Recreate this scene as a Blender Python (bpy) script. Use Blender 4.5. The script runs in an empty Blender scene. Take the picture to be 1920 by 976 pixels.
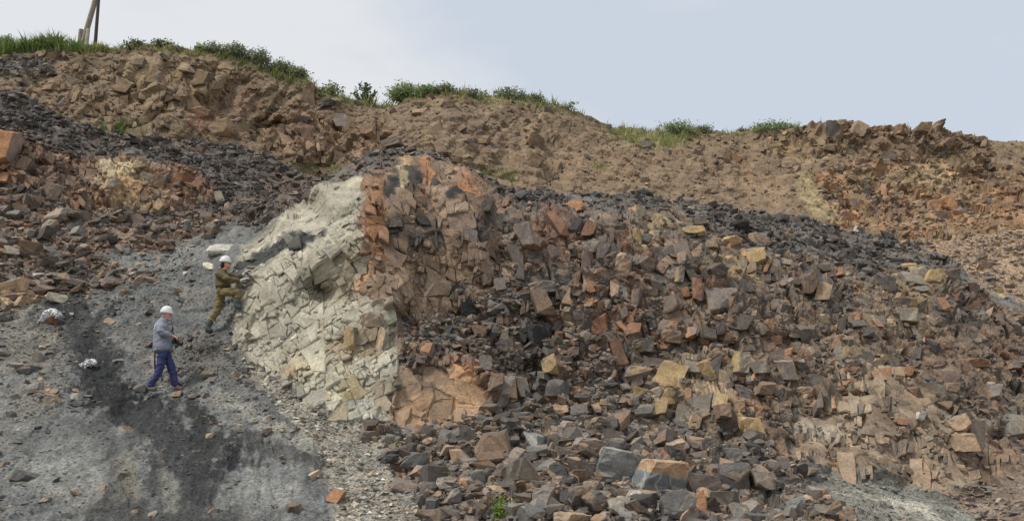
import bpy, bmesh, math, random
import numpy as np
from mathutils import Vector, Matrix, Euler

random.seed(5)
rng = np.random.default_rng(11)
scene = bpy.context.scene
C = scene.collection
R = math.radians

# ------------------------------------------------------------------ camera, sky, sun, exposure
F_PX, CU, CV, HORIZON = 1507.0, 960.0, 488.0, 850.0
PITCH = math.atan((HORIZON - CV) / F_PX)
CAM = np.array([0.0, 0.0, 1.6])
cam_d = bpy.data.cameras.new('camera')
cam_d.sensor_width = 36.0
cam_d.lens = F_PX / 1920.0 * 36.0
cam_d.clip_start, cam_d.clip_end = 0.1, 6000.0
cam_o = bpy.data.objects.new('camera', cam_d)
cam_o.location = CAM.tolist()
cam_o.rotation_euler = (math.pi / 2 + PITCH, 0, 0)
C.objects.link(cam_o)
scene.camera = cam_o

scene.view_settings.view_transform = 'Standard'
scene.view_settings.look = 'None'
scene.view_settings.exposure = 0.0
scene.view_settings.gamma = 1.0

SUN_EL, SUN_ROT = R(56), R(-118)
world = bpy.data.worlds.new('World')
scene.world = world
world.use_nodes = True
wn, wl = world.node_tree.nodes, world.node_tree.links
wn.clear()
w_out = wn.new('ShaderNodeOutputWorld')
w_bg = wn.new('ShaderNodeBackground')
w_bg.inputs['Strength'].default_value = 0.1
w_sky = wn.new('ShaderNodeTexSky')
w_sky.sky_type = 'NISHITA'
w_sky.sun_disc = False
w_sky.sun_elevation = SUN_EL
w_sky.sun_rotation = SUN_ROT
w_co = wn.new('ShaderNodeTexCoord')
w_map = wn.new('ShaderNodeMapping')
w_map.inputs['Scale'].default_value = (1.0, 1.0, 2.2)
w_map.inputs['Location'].default_value = (3.1, 0.4, 0.2)
w_noise = wn.new('ShaderNodeTexNoise')
w_noise.inputs['Scale'].default_value = 2.1
w_noise.inputs['Detail'].default_value = 5.0
w_noise.inputs['Roughness'].default_value = 0.5
w_ramp = wn.new('ShaderNodeValToRGB')
w_ramp.color_ramp.elements[0].position, w_ramp.color_ramp.elements[0].color = 0.42, (6.25, 6.85, 7.8, 1)
w_ramp.color_ramp.elements[1].position, w_ramp.color_ramp.elements[1].color = 0.62, (8.1, 8.25, 8.5, 1)
w_mix = wn.new('ShaderNodeMix')
w_mix.data_type = 'RGBA'
w_mix.inputs['Factor'].default_value = 0.93
wl.new(w_co.outputs['Generated'], w_map.inputs['Vector'])
wl.new(w_map.outputs['Vector'], w_noise.inputs['Vector'])
wl.new(w_noise.outputs['Fac'], w_ramp.inputs['Fac'])
wl.new(w_sky.outputs['Color'], w_mix.inputs['A'])
wl.new(w_ramp.outputs['Color'], w_mix.inputs['B'])
wl.new(w_mix.outputs['Result'], w_bg.inputs['Color'])
wl.new(w_bg.outputs['Background'], w_out.inputs['Surface'])

sun_d = bpy.data.lights.new('sun', 'SUN')
sun_d.energy = 2.5
sun_d.angle = R(10)
sun_d.color = (1.0, 0.95, 0.88)
sun_o = bpy.data.objects.new('sun', sun_d)
sun_dir = Vector((math.sin(SUN_ROT) * math.cos(SUN_EL), math.cos(SUN_ROT) * math.cos(SUN_EL), math.sin(SUN_EL)))
sun_o.rotation_euler = (-sun_dir).to_track_quat('-Z', 'Y').to_euler()
C.objects.link(sun_o)

# ------------------------------------------------------------------ small helpers
FWD = np.array([0, math.cos(PITCH), math.sin(PITCH)])
UP = np.array([0, -math.sin(PITCH), math.cos(PITCH)])
RT = np.array([1.0, 0, 0])


def at(u, v, Y):
    """world point(s) seen in direction (u, v) that lie at world distance Y"""
    u, v, Y = np.broadcast_arrays(np.asarray(u, float), np.asarray(v, float), np.asarray(Y, float))
    x, y = (u - CU) / F_PX, (CV - v) / F_PX
    d = x[..., None] * RT + y[..., None] * UP + FWD
    return CAM + d * (Y / d[..., 1])[..., None]


def lin(c):
    c = np.asarray(c, float) / 255.0
    return np.where(c <= 0.04045, c / 12.92, ((c + 0.055) / 1.055) ** 2.4)


KALB = 1.42


def alb(c):
    return np.clip(lin(c) * KALB, 0.0, 0.75)


SAT = 0.78


def rock(c):
    a = lin(c) * KALB
    a = a * np.array([1.0, 1.0, 0.83])
    l = (a * np.array([0.3, 0.55, 0.15])).sum(-1, keepdims=True)
    return np.clip(l + (a - l) * SAT, 0.0, 0.7)


def sstep(a, b, x):
    t = np.clip((x - a) / (b - a), 0, 1)
    return t * t * (3 - 2 * t)


def hsh(ix, iy, seed):
    with np.errstate(over='ignore'):
        h = (ix.astype(np.int64).astype(np.uint32) * np.uint32(374761393)) ^ (iy.astype(np.int64).astype(np.uint32) * np.uint32(668265263)) ^ np.uint32((seed * 2246822519) & 0xffffffff)
        h = (h ^ (h >> np.uint32(13))) * np.uint32(1274126177)
        h = (h ^ (h >> np.uint32(16))) * np.uint32(2654435761)
        h = h ^ (h >> np.uint32(15))
    return h.astype(np.float64) / 4294967295.0


def vnoise(x, y, seed):
    ix, iy = np.floor(x), np.floor(y)
    fx, fy = x - ix, y - iy
    fx, fy = fx * fx * (3 - 2 * fx), fy * fy * (3 - 2 * fy)
    a, b = hsh(ix, iy, seed), hsh(ix + 1, iy, seed)
    c, d = hsh(ix, iy + 1, seed), hsh(ix + 1, iy + 1, seed)
    return (a + (b - a) * fx) * (1 - fy) + (c + (d - c) * fx) * fy


def fbm(x, y, seed, octv=4, gain=0.5):
    s, a, n = 0, 1.0, 0
    for k in range(octv):
        s = s + a * (vnoise(x * 2 ** k, y * 2 ** k, seed + k * 17) - 0.5)
        n += a
        a *= gain
    return s / n * 2


def vor(s, t, seed):
    """nearest and second nearest cell: ids and offsets, and the distance to the edge between them"""
    ix, iy = np.floor(s), np.floor(t)
    best = [np.full(s.shape, 9e9)] + [np.zeros(s.shape) for _ in range(4)]
    sec = [np.full(s.shape, 9e9)] + [np.zeros(s.shape) for _ in range(4)]
    for i in (-1, 0, 1):
        for j in (-1, 0, 1):
            gx, gy = ix + i, iy + j
            dx = s - (gx + 0.5 + (hsh(gx, gy, seed) - 0.5) * 0.95)
            dy = t - (gy + 0.5 + (hsh(gx, gy, seed + 1) - 0.5) * 0.95)
            cur = [dx * dx + dy * dy, gx, gy, dx, dy]
            m = cur[0] < best[0]
            m2 = ~m & (cur[0] < sec[0])
            for q in range(5):
                sec[q] = np.where(m, best[q], np.where(m2, cur[q], sec[q]))
                best[q] = np.where(m, cur[q], best[q])
    ex, ey = best[3] - sec[3], best[4] - sec[4]
    ed = (sec[0] - best[0]) / (2 * np.sqrt(ex * ex + ey * ey) + 1e-9)
    return best[1:], sec[1:], ed


def poly_sd(u, v, poly):
    """signed distance, positive inside"""
    inside = np.zeros(u.shape, bool)
    dist = np.full(u.shape, 1e9)
    n = len(poly)
    for i in range(n):
        (x0, y0), (x1, y1) = poly[i], poly[(i + 1) % n]
        ex, ey = x1 - x0, y1 - y0
        h = np.clip(((u - x0) * ex + (v - y0) * ey) / (ex * ex + ey * ey + 1e-9), 0, 1)
        dist = np.minimum(dist, (u - x0 - h * ex) ** 2 + (v - y0 - h * ey) ** 2)
        if y0 != y1:
            c = ((y0 > v) != (y1 > v)) & (u < (x1 - x0) * (v - y0) / (y1 - y0) + x0)
            inside ^= c
    return np.where(inside, 1, -1) * np.sqrt(dist)


def line_d(u, v, pts):
    dist = np.full(u.shape, 1e9)
    for (x0, y0), (x1, y1) in zip(pts[:-1], pts[1:]):
        ex, ey = x1 - x0, y1 - y0
        h = np.clip(((u - x0) * ex + (v - y0) * ey) / (ex * ex + ey * ey + 1e-9), 0, 1)
        dist = np.minimum(dist, (u - x0 - h * ex) ** 2 + (v - y0 - h * ey) ** 2)
    return np.sqrt(dist)


def big_mesh(name, V, Q, mat, point_col=None, face_col=None, extra=None):
    """V (n,3), Q (m,k) faces of one size"""
    me = bpy.data.meshes.new(name)
    n, m, k = len(V), len(Q), Q.shape[1]
    me.vertices.add(n)
    me.vertices.foreach_set('co', np.ascontiguousarray(V, np.float32).ravel())
    me.loops.add(m * k)
    me.loops.foreach_set('vertex_index', np.ascontiguousarray(Q, np.int32).ravel())
    me.polygons.add(m)
    me.polygons.foreach_set('loop_start', np.arange(0, m * k, k, dtype=np.int32))
    me.polygons.foreach_set('use_smooth', np.zeros(m, bool))
    me.update(calc_edges=True)
    for dom, arr in (('POINT', point_col), ('FACE', face_col)):
        if arr is not None:
            a = me.attributes.new('col', 'FLOAT_COLOR', dom)
            rgba = np.ones((len(arr), 4), np.float32)
            rgba[:, :3] = arr
            a.data.foreach_set('color', rgba.ravel())
    for nm, arr in (extra or {}).items():
        a = me.attributes.new(nm, 'FLOAT', 'POINT')
        a.data.foreach_set('value', np.ascontiguousarray(arr, np.float32))
    me.materials.append(mat)
    return me


def link(name, me, parent=None, loc=None):
    o = bpy.data.objects.new(name, me)
    C.objects.link(o)
    if parent is not None:
        o.parent = parent
    if loc is not None:
        o.location = loc
    return o


def tag(o, label, cat=None, group=None):
    o['label'] = label
    if cat: o['category'] = cat
    if group: o['group'] = group
    return o


# ------------------------------------------------------------------ materials
def node_mat(name):
    m = bpy.data.materials.new(name)
    m.use_nodes = True
    nt = m.node_tree
    bsdf = nt.nodes['Principled BSDF']
    bsdf.inputs['Roughness'].default_value = 0.88
    bsdf.inputs['Specular IOR Level'].default_value = 0.25
    return m, nt.nodes, nt.links, bsdf


def mixc(n, l, mode, fac, a, b):
    x = n.new('ShaderNodeMix'); x.data_type = 'RGBA'; x.blend_type = mode
    for sock, val in (('Factor', fac), ('A', a), ('B', b)):
        if hasattr(val, 'is_output') or isinstance(val, bpy.types.NodeSocket):
            l.new(val, x.inputs[sock])
        elif isinstance(val, (int, float)):
            x.inputs[sock].default_value = val
        else:
            x.inputs[sock].default_value = (*val, 1)
    return x.outputs['Result']


def ramp(n, l, src, p0, c0, p1, c1):
    r = n.new('ShaderNodeValToRGB')
    e = r.color_ramp.elements
    e[0].position, e[1].position = p0, p1
    e[0].color = (c0, c0, c0, 1); e[1].color = (c1, c1, c1, 1)
    l.new(src, r.inputs['Fac'])
    return r.outputs['Color']


def noise(n, l, vec, scale, detail=4, rough=0.6):
    x = n.new('ShaderNodeTexNoise')
    x.inputs['Scale'].default_value = scale
    x.inputs['Detail'].default_value = detail
    x.inputs['Roughness'].default_value = rough
    l.new(vec, x.inputs['Vector'])
    return x.outputs['Fac']


def rock_material(name, source, bump=0.5, gravel=False, spec=0.25):
    m, n, l, bsdf = node_mat(name)
    bsdf.inputs['Specular IOR Level'].default_value = spec
    geo = n.new('ShaderNodeNewGeometry')
    vec = geo.outputs['Position']
    if source == 'object':
        info = n.new('ShaderNodeObjectInfo')
        col = info.outputs['Color']
        att = n.new('ShaderNodeAttribute'); att.attribute_name = 'tint'
        rust = n.new('ShaderNodeHueSaturation')
        rust.inputs['Saturation'].default_value = 0.55
        rust.inputs['Value'].default_value = 0.72
        l.new(col, rust.inputs['Color'])
        col = mixc(n, l, 'MIX', ramp(n, l, att.outputs['Fac'], 0.52, 0.0, 0.66, 1.0), col, rust.outputs['Color'])
        lift = mixc(n, l, 'MULTIPLY', 1.0, col, (1.22, 1.16, 1.1))
        col = mixc(n, l, 'MIX', ramp(n, l, att.outputs['Fac'], 0.3, 0.7, 0.45, 0.0), col, lift)
    else:
        att = n.new('ShaderNodeAttribute'); att.attribute_name = 'col'
        col = att.outputs['Color']
    big = ramp(n, l, noise(n, l, vec, 2.3, 5, 0.62), 0.3, 0.72, 0.7, 1.24)
    col = mixc(n, l, 'MULTIPLY', 1.0, col, big)
    fine = ramp(n, l, noise(n, l, vec, 19.0, 5, 0.72), 0.28, 0.62, 0.72, 1.34)
    col = mixc(n, l, 'MULTIPLY', 1.0, col, fine)
    # rusty iron staining in patches of its own
    st = ramp(n, l, noise(n, l, vec, 6.5, 6, 0.7), 0.53, 0.0, 0.68, 0.3)
    stain = mixc(n, l, 'MULTIPLY', 1.0, col, (1.22, 0.97, 0.76))
    col = mixc(n, l, 'MIX', st, col, stain)
    hsum = noise(n, l, vec, 14.0, 6, 0.7)
    if gravel:
        ga = n.new('ShaderNodeAttribute'); ga.attribute_name = 'grav'
        vo = n.new('ShaderNodeTexVoronoi'); vo.inputs['Scale'].default_value = 26.0
        l.new(vec, vo.inputs['Vector'])
        sep = n.new('ShaderNodeSeparateColor'); l.new(vo.outputs['Color'], sep.inputs['Color'])
        spk = ramp(n, l, sep.outputs['Red'], 0.1, 0.6, 0.95, 1.5)
        spkm = mixc(n, l, 'MULTIPLY', ga.outputs['Fac'], col, spk)
        col = spkm
        vo2 = n.new('ShaderNodeTexVoronoi'); vo2.inputs['Scale'].default_value = 11.0
        vo2.distance = 'CHEBYCHEV'
        l.new(vec, vo2.inputs['Vector'])
        ad = n.new('ShaderNodeMath'); ad.operation = 'ADD'
        mg = n.new('ShaderNodeMath'); mg.operation = 'MULTIPLY'; l.new(vo2.outputs['Distance'], mg.inputs[0]); l.new(ga.outputs['Fac'], mg.inputs[1])
        l.new(hsum, ad.inputs[0]); l.new(mg.outputs[0], ad.inputs[1])
        ad2 = n.new('ShaderNodeMath'); ad2.operation = 'MULTIPLY_ADD'
        l.new(sep.outputs['Green'], ad2.inputs[0]); ad2.inputs[1].default_value = 0.35
        l.new(ad.outputs[0], ad2.inputs[2])
        hsum = ad2.outputs[0]
    wv = n.new('ShaderNodeTexNoise'); wv.inputs['Scale'].default_value = 3.0; wv.inputs['Detail'].default_value = 4
    l.new(vec, wv.inputs['Vector'])
    wadd = n.new('ShaderNodeVectorMath'); wadd.operation = 'MULTIPLY_ADD'
    l.new(wv.outputs['Color'], wadd.inputs[0]); wadd.inputs[1].default_value = (.35, .35, .35); l.new(vec, wadd.inputs[2])
    cr = n.new('ShaderNodeTexVoronoi'); cr.feature = 'DISTANCE_TO_EDGE'; cr.inputs['Scale'].default_value = 3.6
    l.new(wadd.outputs[0], cr.inputs['Vector'])
    crk = ramp(n, l, cr.outputs['Distance'], 0.0, -1.1, 0.035, 0.0)
    sm = n.new('ShaderNodeMath'); sm.operation = 'ADD'
    l.new(hsum, sm.inputs[0]); l.new(crk, sm.inputs[1])
    hsum = sm.outputs[0]
    b = n.new('ShaderNodeBump')
    b.inputs['Strength'].default_value = bump
    b.inputs['Distance'].default_value = 0.03
    l.new(hsum, b.inputs['Height'])
    l.new(b.outputs['Normal'], bsdf.inputs['Normal'])
    l.new(col, bsdf.inputs['Base Color'])
    return m


M_TERR = rock_material('weathered_rock', 'attr', 0.6, gravel=True)
M_FRAG = rock_material('rock_fragments', 'attr', 0.45)
M_BLOCK = rock_material('rock_block', 'object', 0.6)


def plain_mat(name, c, rough=0.7, var=0.25, scale=25.0, bump=0.2, direct=False, spec=0.3):
    m, n, l, bsdf = node_mat(name)
    bsdf.inputs['Roughness'].default_value = rough
    bsdf.inputs['Specular IOR Level'].default_value = spec
    col = tuple(c) if direct else tuple(alb(c))
    tc = n.new('ShaderNodeTexCoord')
    f = noise(n, l, tc.outputs['Object'], scale, 4, 0.6)
    out = mixc(n, l, 'MULTIPLY', 1.0, col, ramp(n, l, f, 0.3, 1 - var, 0.7, 1 + var))
    l.new(out, bsdf.inputs['Base Color'])
    if bump:
        b = n.new('ShaderNodeBump'); b.inputs['Strength'].default_value = bump; b.inputs['Distance'].default_value = 0.02
        l.new(f, b.inputs['Height']); l.new(b.outputs['Normal'], bsdf.inputs['Normal'])
    return m


def leaf_mat(name):
    m, n, l, bsdf = node_mat(name)
    bsdf.inputs['Roughness'].default_value = 0.65
    att = n.new('ShaderNodeAttribute'); att.attribute_name = 'col'
    geo = n.new('ShaderNodeNewGeometry')
    f = ramp(n, l, noise(n, l, geo.outputs['Position'], 3.0, 3, 0.6), 0.3, 0.75, 0.7, 1.25)
    col = mixc(n, l, 'MULTIPLY', 1.0, att.outputs['Color'], f)
    l.new(col, bsdf.inputs['Base Color'])
    tr = n.new('ShaderNodeBsdfTranslucent')
    l.new(col, tr.inputs['Color'])
    mx = n.new('ShaderNodeMixShader'); mx.inputs['Fac'].default_value = 0.3
    l.new(bsdf.outputs[0], mx.inputs[1]); l.new(tr.outputs[0], mx.inputs[2])
    l.new(mx.outputs[0], n['Material Output'].inputs['Surface'])
    return m


M_LEAF = leaf_mat('leaves')

# ------------------------------------------------------------------ the shape of the ground (front bench)
CREST = np.array([(-400, 130), (-300, 140), (0, 168), (60, 184), (110, 215), (200, 248), (330, 262), (440, 270), (520, 300), (600, 335),
                  (640, 316), (690, 290), (735, 276), (800, 284), (880, 315), (950, 345), (1040, 362), (1150, 360), (1280, 374),
                  (1400, 393), (1500, 406), (1600, 438), (1700, 452), (1750, 455), (1850, 440), (1920, 430), (2300, 420)], float)
FP = np.array([
    (-300, 1130, 9.5), (0, 1130, 9.5), (500, 1130, 9.8), (960, 1130, 9.9), (1500, 1130, 10), (2250, 1130, 10),
    (-300, 976, 11.3), (0, 976, 11.3), (400, 976, 11.3), (800, 976, 11.6), (1200, 976, 11.6), (1600, 976, 11.8), (1920, 976, 12.5), (2250, 976, 12.5),
    (800, 900, 13), (1000, 900, 13), (1200, 900, 13.2), (1400, 900, 13.6), (1550, 930, 13.3), (1000, 800, 15.4), (1200, 800, 15.6),
    (1350, 820, 15.2), (1450, 850, 14.8), (1100, 850, 14.2), (760, 815, 15.05), (850, 812, 15.1),
    (-300, 850, 13.2), (0, 850, 13.2), (200, 850, 13.3), (400, 850, 13.4), (600, 850, 13.8), (-300, 728, 16), (0, 728, 16), (150, 728, 16.2),
    (300, 728, 16.5), (340, 722, 16.6), (450, 728, 15.9), (560, 760, 15.4), (650, 790, 15.3), (480, 690, 16.7), (0, 620, 18.3), (-300, 620, 18.2), (150, 620, 18.4),
    (300, 620, 18.6), (385, 622, 17.6), (420, 620, 17.6), (250, 500, 21), (0, 500, 21), (-300, 500, 21), (400, 500, 20), (415, 465, 21), (480, 425, 22.5),
    (330, 430, 23), (150, 430, 22.8), (0, 420, 22.6), (-300, 420, 22.5), (0, 345, 24), (150, 400, 23.5), (300, 395, 24.2), (400, 380, 24.5),
    (0, 265, 24.6), (100, 290, 24.6), (250, 305, 25), (390, 325, 25.3), (-300, 270, 24.8), (-300, 345, 24),
    (-300, 140, 27.5), (0, 168, 27.2), (110, 215, 27), (200, 248, 27), (330, 262, 27.5), (440, 270, 28), (520, 300, 27.6), (600, 335, 26.2), (560, 380, 24.5),
    (450, 490, 17.95), (450, 515, 17.75), (447, 560, 17.6), (440, 585, 17.55), (440, 640, 17.3), (530, 414, 18.15), (605, 358, 18.7), (560, 500, 17.3), (600, 450, 17.35), (650, 400, 17.6),
    (560, 600, 16.9), (560, 700, 16.0), (650, 600, 16.2), (640, 700, 15.7), (735, 575, 16.2), (700, 575, 16.4), (735, 690, 15.5), (735, 780, 15.25), (670, 780, 15.3),
    (600, 565, 17.1), (660, 565, 17.0),
    (690, 350, 18.2), (670, 430, 17.2), (690, 500, 16.95), (800, 304, 20.2), (740, 314, 20.0), (880, 326, 20.2), (770, 345, 18.6), (860, 350, 18.8), (800, 400, 17.9), (900, 400, 18.2), (800, 500, 17.3),
    (900, 500, 17.5), (750, 590, 17.0), (850, 595, 17.2), (800, 640, 16.4), (900, 640, 16.5), (1000, 640, 16.9), (1100, 660, 16.9), (780, 688, 15.9), (1000, 740, 16.2),
    (745, 702, 15.45), (880, 694, 15.7), (815, 750, 15.4), (810, 806, 15.1), (910, 745, 15.7),
    (690, 290, 22.8), (735, 276, 23.3), (800, 284, 23), (880, 315, 22.6), (950, 345, 22.3), (1040, 362, 22.5), (1150, 360, 22.8), (1280, 374, 22.8), (1400, 393, 23),
    (1500, 406, 23.3), (1600, 438, 23.5), (1750, 455, 24), (1850, 440, 24.6), (1920, 430, 24.8), (2250, 420, 25),
    (1000, 420, 19.0), (1150, 420, 19.2), (1300, 430, 19.9), (1450, 460, 20.3), (1000, 520, 17.9), (1150, 520, 17.9), (1300, 520, 18.2), (1450, 520, 18.9), (1600, 520, 19.5),
    (1750, 520, 20.6), (1900, 560, 21), (1100, 600, 17.25), (1250, 600, 17.3), (1400, 600, 17.6), (1550, 600, 18.2), (1700, 600, 18.7), (1900, 650, 19), (1200, 680, 16.8),
    (1300, 700, 16.6), (1400, 700, 16.8), (1550, 700, 17), (1700, 700, 17.3), (1850, 720, 17.5), (2250, 600, 20.5), (2250, 750, 18), (1300, 770, 16), (1400, 800, 15.5),
    (1480, 850, 15.1), (1550, 780, 16), (1560, 882, 15.0), (1560, 820, 15.3), (1700, 800, 15.4), (1700, 906, 14.9), (1850, 800, 15.7), (1850, 906, 15.3), (1640, 730, 15.9), (1760, 740, 16.1), (1920, 880, 15.3), (2250, 900, 15),
    (1600, 920, 13.8), (1750, 950, 13.6), (1850, 950, 13.8)], float)


def rbf_fit(P):
    X = P[:, :2] / 100.0
    D = np.sqrt(((X[:, None] - X[None]) ** 2).sum(-1))
    n = len(P)
    A = np.zeros((n + 3, n + 3))
    A[:n, :n] = D + np.eye(n) * 0.02 * -1
    A[:n, n] = 1; A[:n, n + 1:] = X
    A[n:, :n] = A[:n, n:].T
    w = np.linalg.solve(A, np.concatenate([P[:, 2], [0, 0, 0]]))
    return X, w


def rbf_eval(fit, u, v):
    X, w = fit
    n = len(X)
    u, v = u / 100.0, v / 100.0
    out = w[n] + w[n + 1] * u + w[n + 2] * v
    for i in range(n):
        out = out + w[i] * np.sqrt((u - X[i, 0]) ** 2 + (v - X[i, 1]) ** 2)
    return out


FFIT = rbf_fit(FP)
# hollows and bulges: centre, radii, distance pushed back (m)
BUMPS = [(392, 634, 50, 22, -0.22), (442, 592, 16, 12, -0.12), (345, 734, 26, 9, -0.06), (603, 545, 26, 26, 0.55), (1890, 818, 45, 16, 0.5), (1650, 520, 30, 12, 0.25), (935, 470, 22, 90, 0.45), (1090, 480, 26, 80, 0.3),
         (1140, 540, 16, 60, 0.3), (1240, 500, 14, 60, 0.35), (860, 600, 60, 14, 0.25), (700, 615, 30, 20, -0.15), (1330, 650, 60, 14, 0.3),
         (1500, 640, 80, 12, 0.3), (1580, 560, 20, 60, 0.3), (1440, 560, 16, 60, 0.25), (1380, 728, 60, 9, 0.3), (1590, 742, 70, 10, 0.35),
         (1500, 835, 40, 10, 0.25), (1700, 640, 90, 10, 0.3), (820, 345, 50, 16, 0.3), (770, 430, 60, 14, 0.2), (990, 560, 50, 12, 0.25),
         (1010, 690, 60, 10, 0.25), (1800, 620, 70, 12, 0.25), (1130, 400, 60, 10, 0.2), (500, 470, 40, 8, 0.1), (90, 310, 60, 8, 0.3)]
# fissures: polyline, half width px, depth m
CRACKS = [([(462, 566), (520, 532), (562, 520)], 2.2, 0.12), ([(495, 622), (560, 600), (612, 594)], 2.5, 0.14), ([(520, 452), (580, 422), (642, 402)], 2.2, 0.12), ([(478, 522), (530, 500)], 2, 0.1), ([(555, 640), (600, 622), (640, 632)], 2.2, 0.12), ([(610, 430), (660, 410)], 2, 0.1),
          ([(520, 660), (560, 650), (590, 668)], 2, 0.1), ([(630, 470), (668, 455)], 2, 0.1), ([(640, 700), (636, 780)], 2.5, 0.12), ([(662, 700), (666, 780)], 2.5, 0.12), ([(572, 724), (610, 705), (640, 690), (680, 668), (704, 674), (730, 690), (765, 692), (800, 684)], 4.5, 0.3),
          ([(737, 640), (735, 700), (742, 795)], 5, 0.3), ([(560, 566), (585, 576), (640, 582), (690, 573), (732, 568)], 3.5, 0.18),
          ([(722, 405), (718, 455), (706, 505), (702, 560)], 3.5, 0.22), ([(736, 572), (739, 640)], 4, 0.25), ([(755, 430), (735, 470), (728, 520)], 2.5, 0.12),
          ([(900, 370), (912, 430), (905, 480), (915, 560)], 4, 0.25), ([(820, 440), (845, 480), (840, 560)], 2.5, 0.12), ([(780, 560), (790, 470)], 2.5, 0.1),
          ([(640, 590), (655, 650), (650, 700)], 2.5, 0.1), ([(700, 600), (690, 660)], 2.5, 0.1), ([(620, 690), (600, 640), (560, 620)], 2, 0.08),
          ([(1650, 862), (1640, 800), (1615, 740)], 4, 0.22), ([(1560, 882), (1563, 830), (1545, 790)], 4, 0.22), ([(1770, 905), (1755, 820), (1735, 760)], 4, 0.22),
          ([(1845, 908), (1832, 850), (1800, 800)], 5, 0.3), ([(1875, 875), (1858, 800), (1840, 770)], 5, 0.3), ([(1700, 890), (1690, 820), (1660, 760)], 3, 0.15),
          ([(1600, 880), (1595, 800)], 3, 0.12), ([(1500, 850), (1497, 800)], 4, 0.25), ([(1480, 850), (1475, 800)], 4, 0.25), ([(1730, 900), (1720, 830)], 3, 0.12),
          ([(1640, 893), (1700, 880), (1790, 905), (1850, 905)], 4, 0.18), ([(960, 400), (985, 470), (990, 560)], 3, 0.2), ([(1060, 400), (1085, 500), (1080, 580)], 4, 0.25),
          ([(1160, 470), (1165, 560), (1150, 640)], 4, 0.25), ([(1215, 480), (1213, 560), (1208, 640)], 4, 0.25), ([(1255, 470), (1258, 560), (1240, 640)], 4, 0.25),
          ([(1315, 470), (1320, 570), (1330, 640)], 4, 0.25), ([(1400, 540), (1410, 600), (1450, 680)], 4, 0.25), ([(1320, 690), (1340, 760), (1360, 800)], 5, 0.3),
          ([(1660, 480), (1665, 560), (1670, 640)], 4, 0.2), ([(1560, 500), (1575, 580), (1580, 660)], 4, 0.2), ([(1500, 520), (1495, 600), (1510, 680)], 4, 0.2),
          ([(1770, 490), (1775, 560), (1790, 640)], 4, 0.2)]

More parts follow.
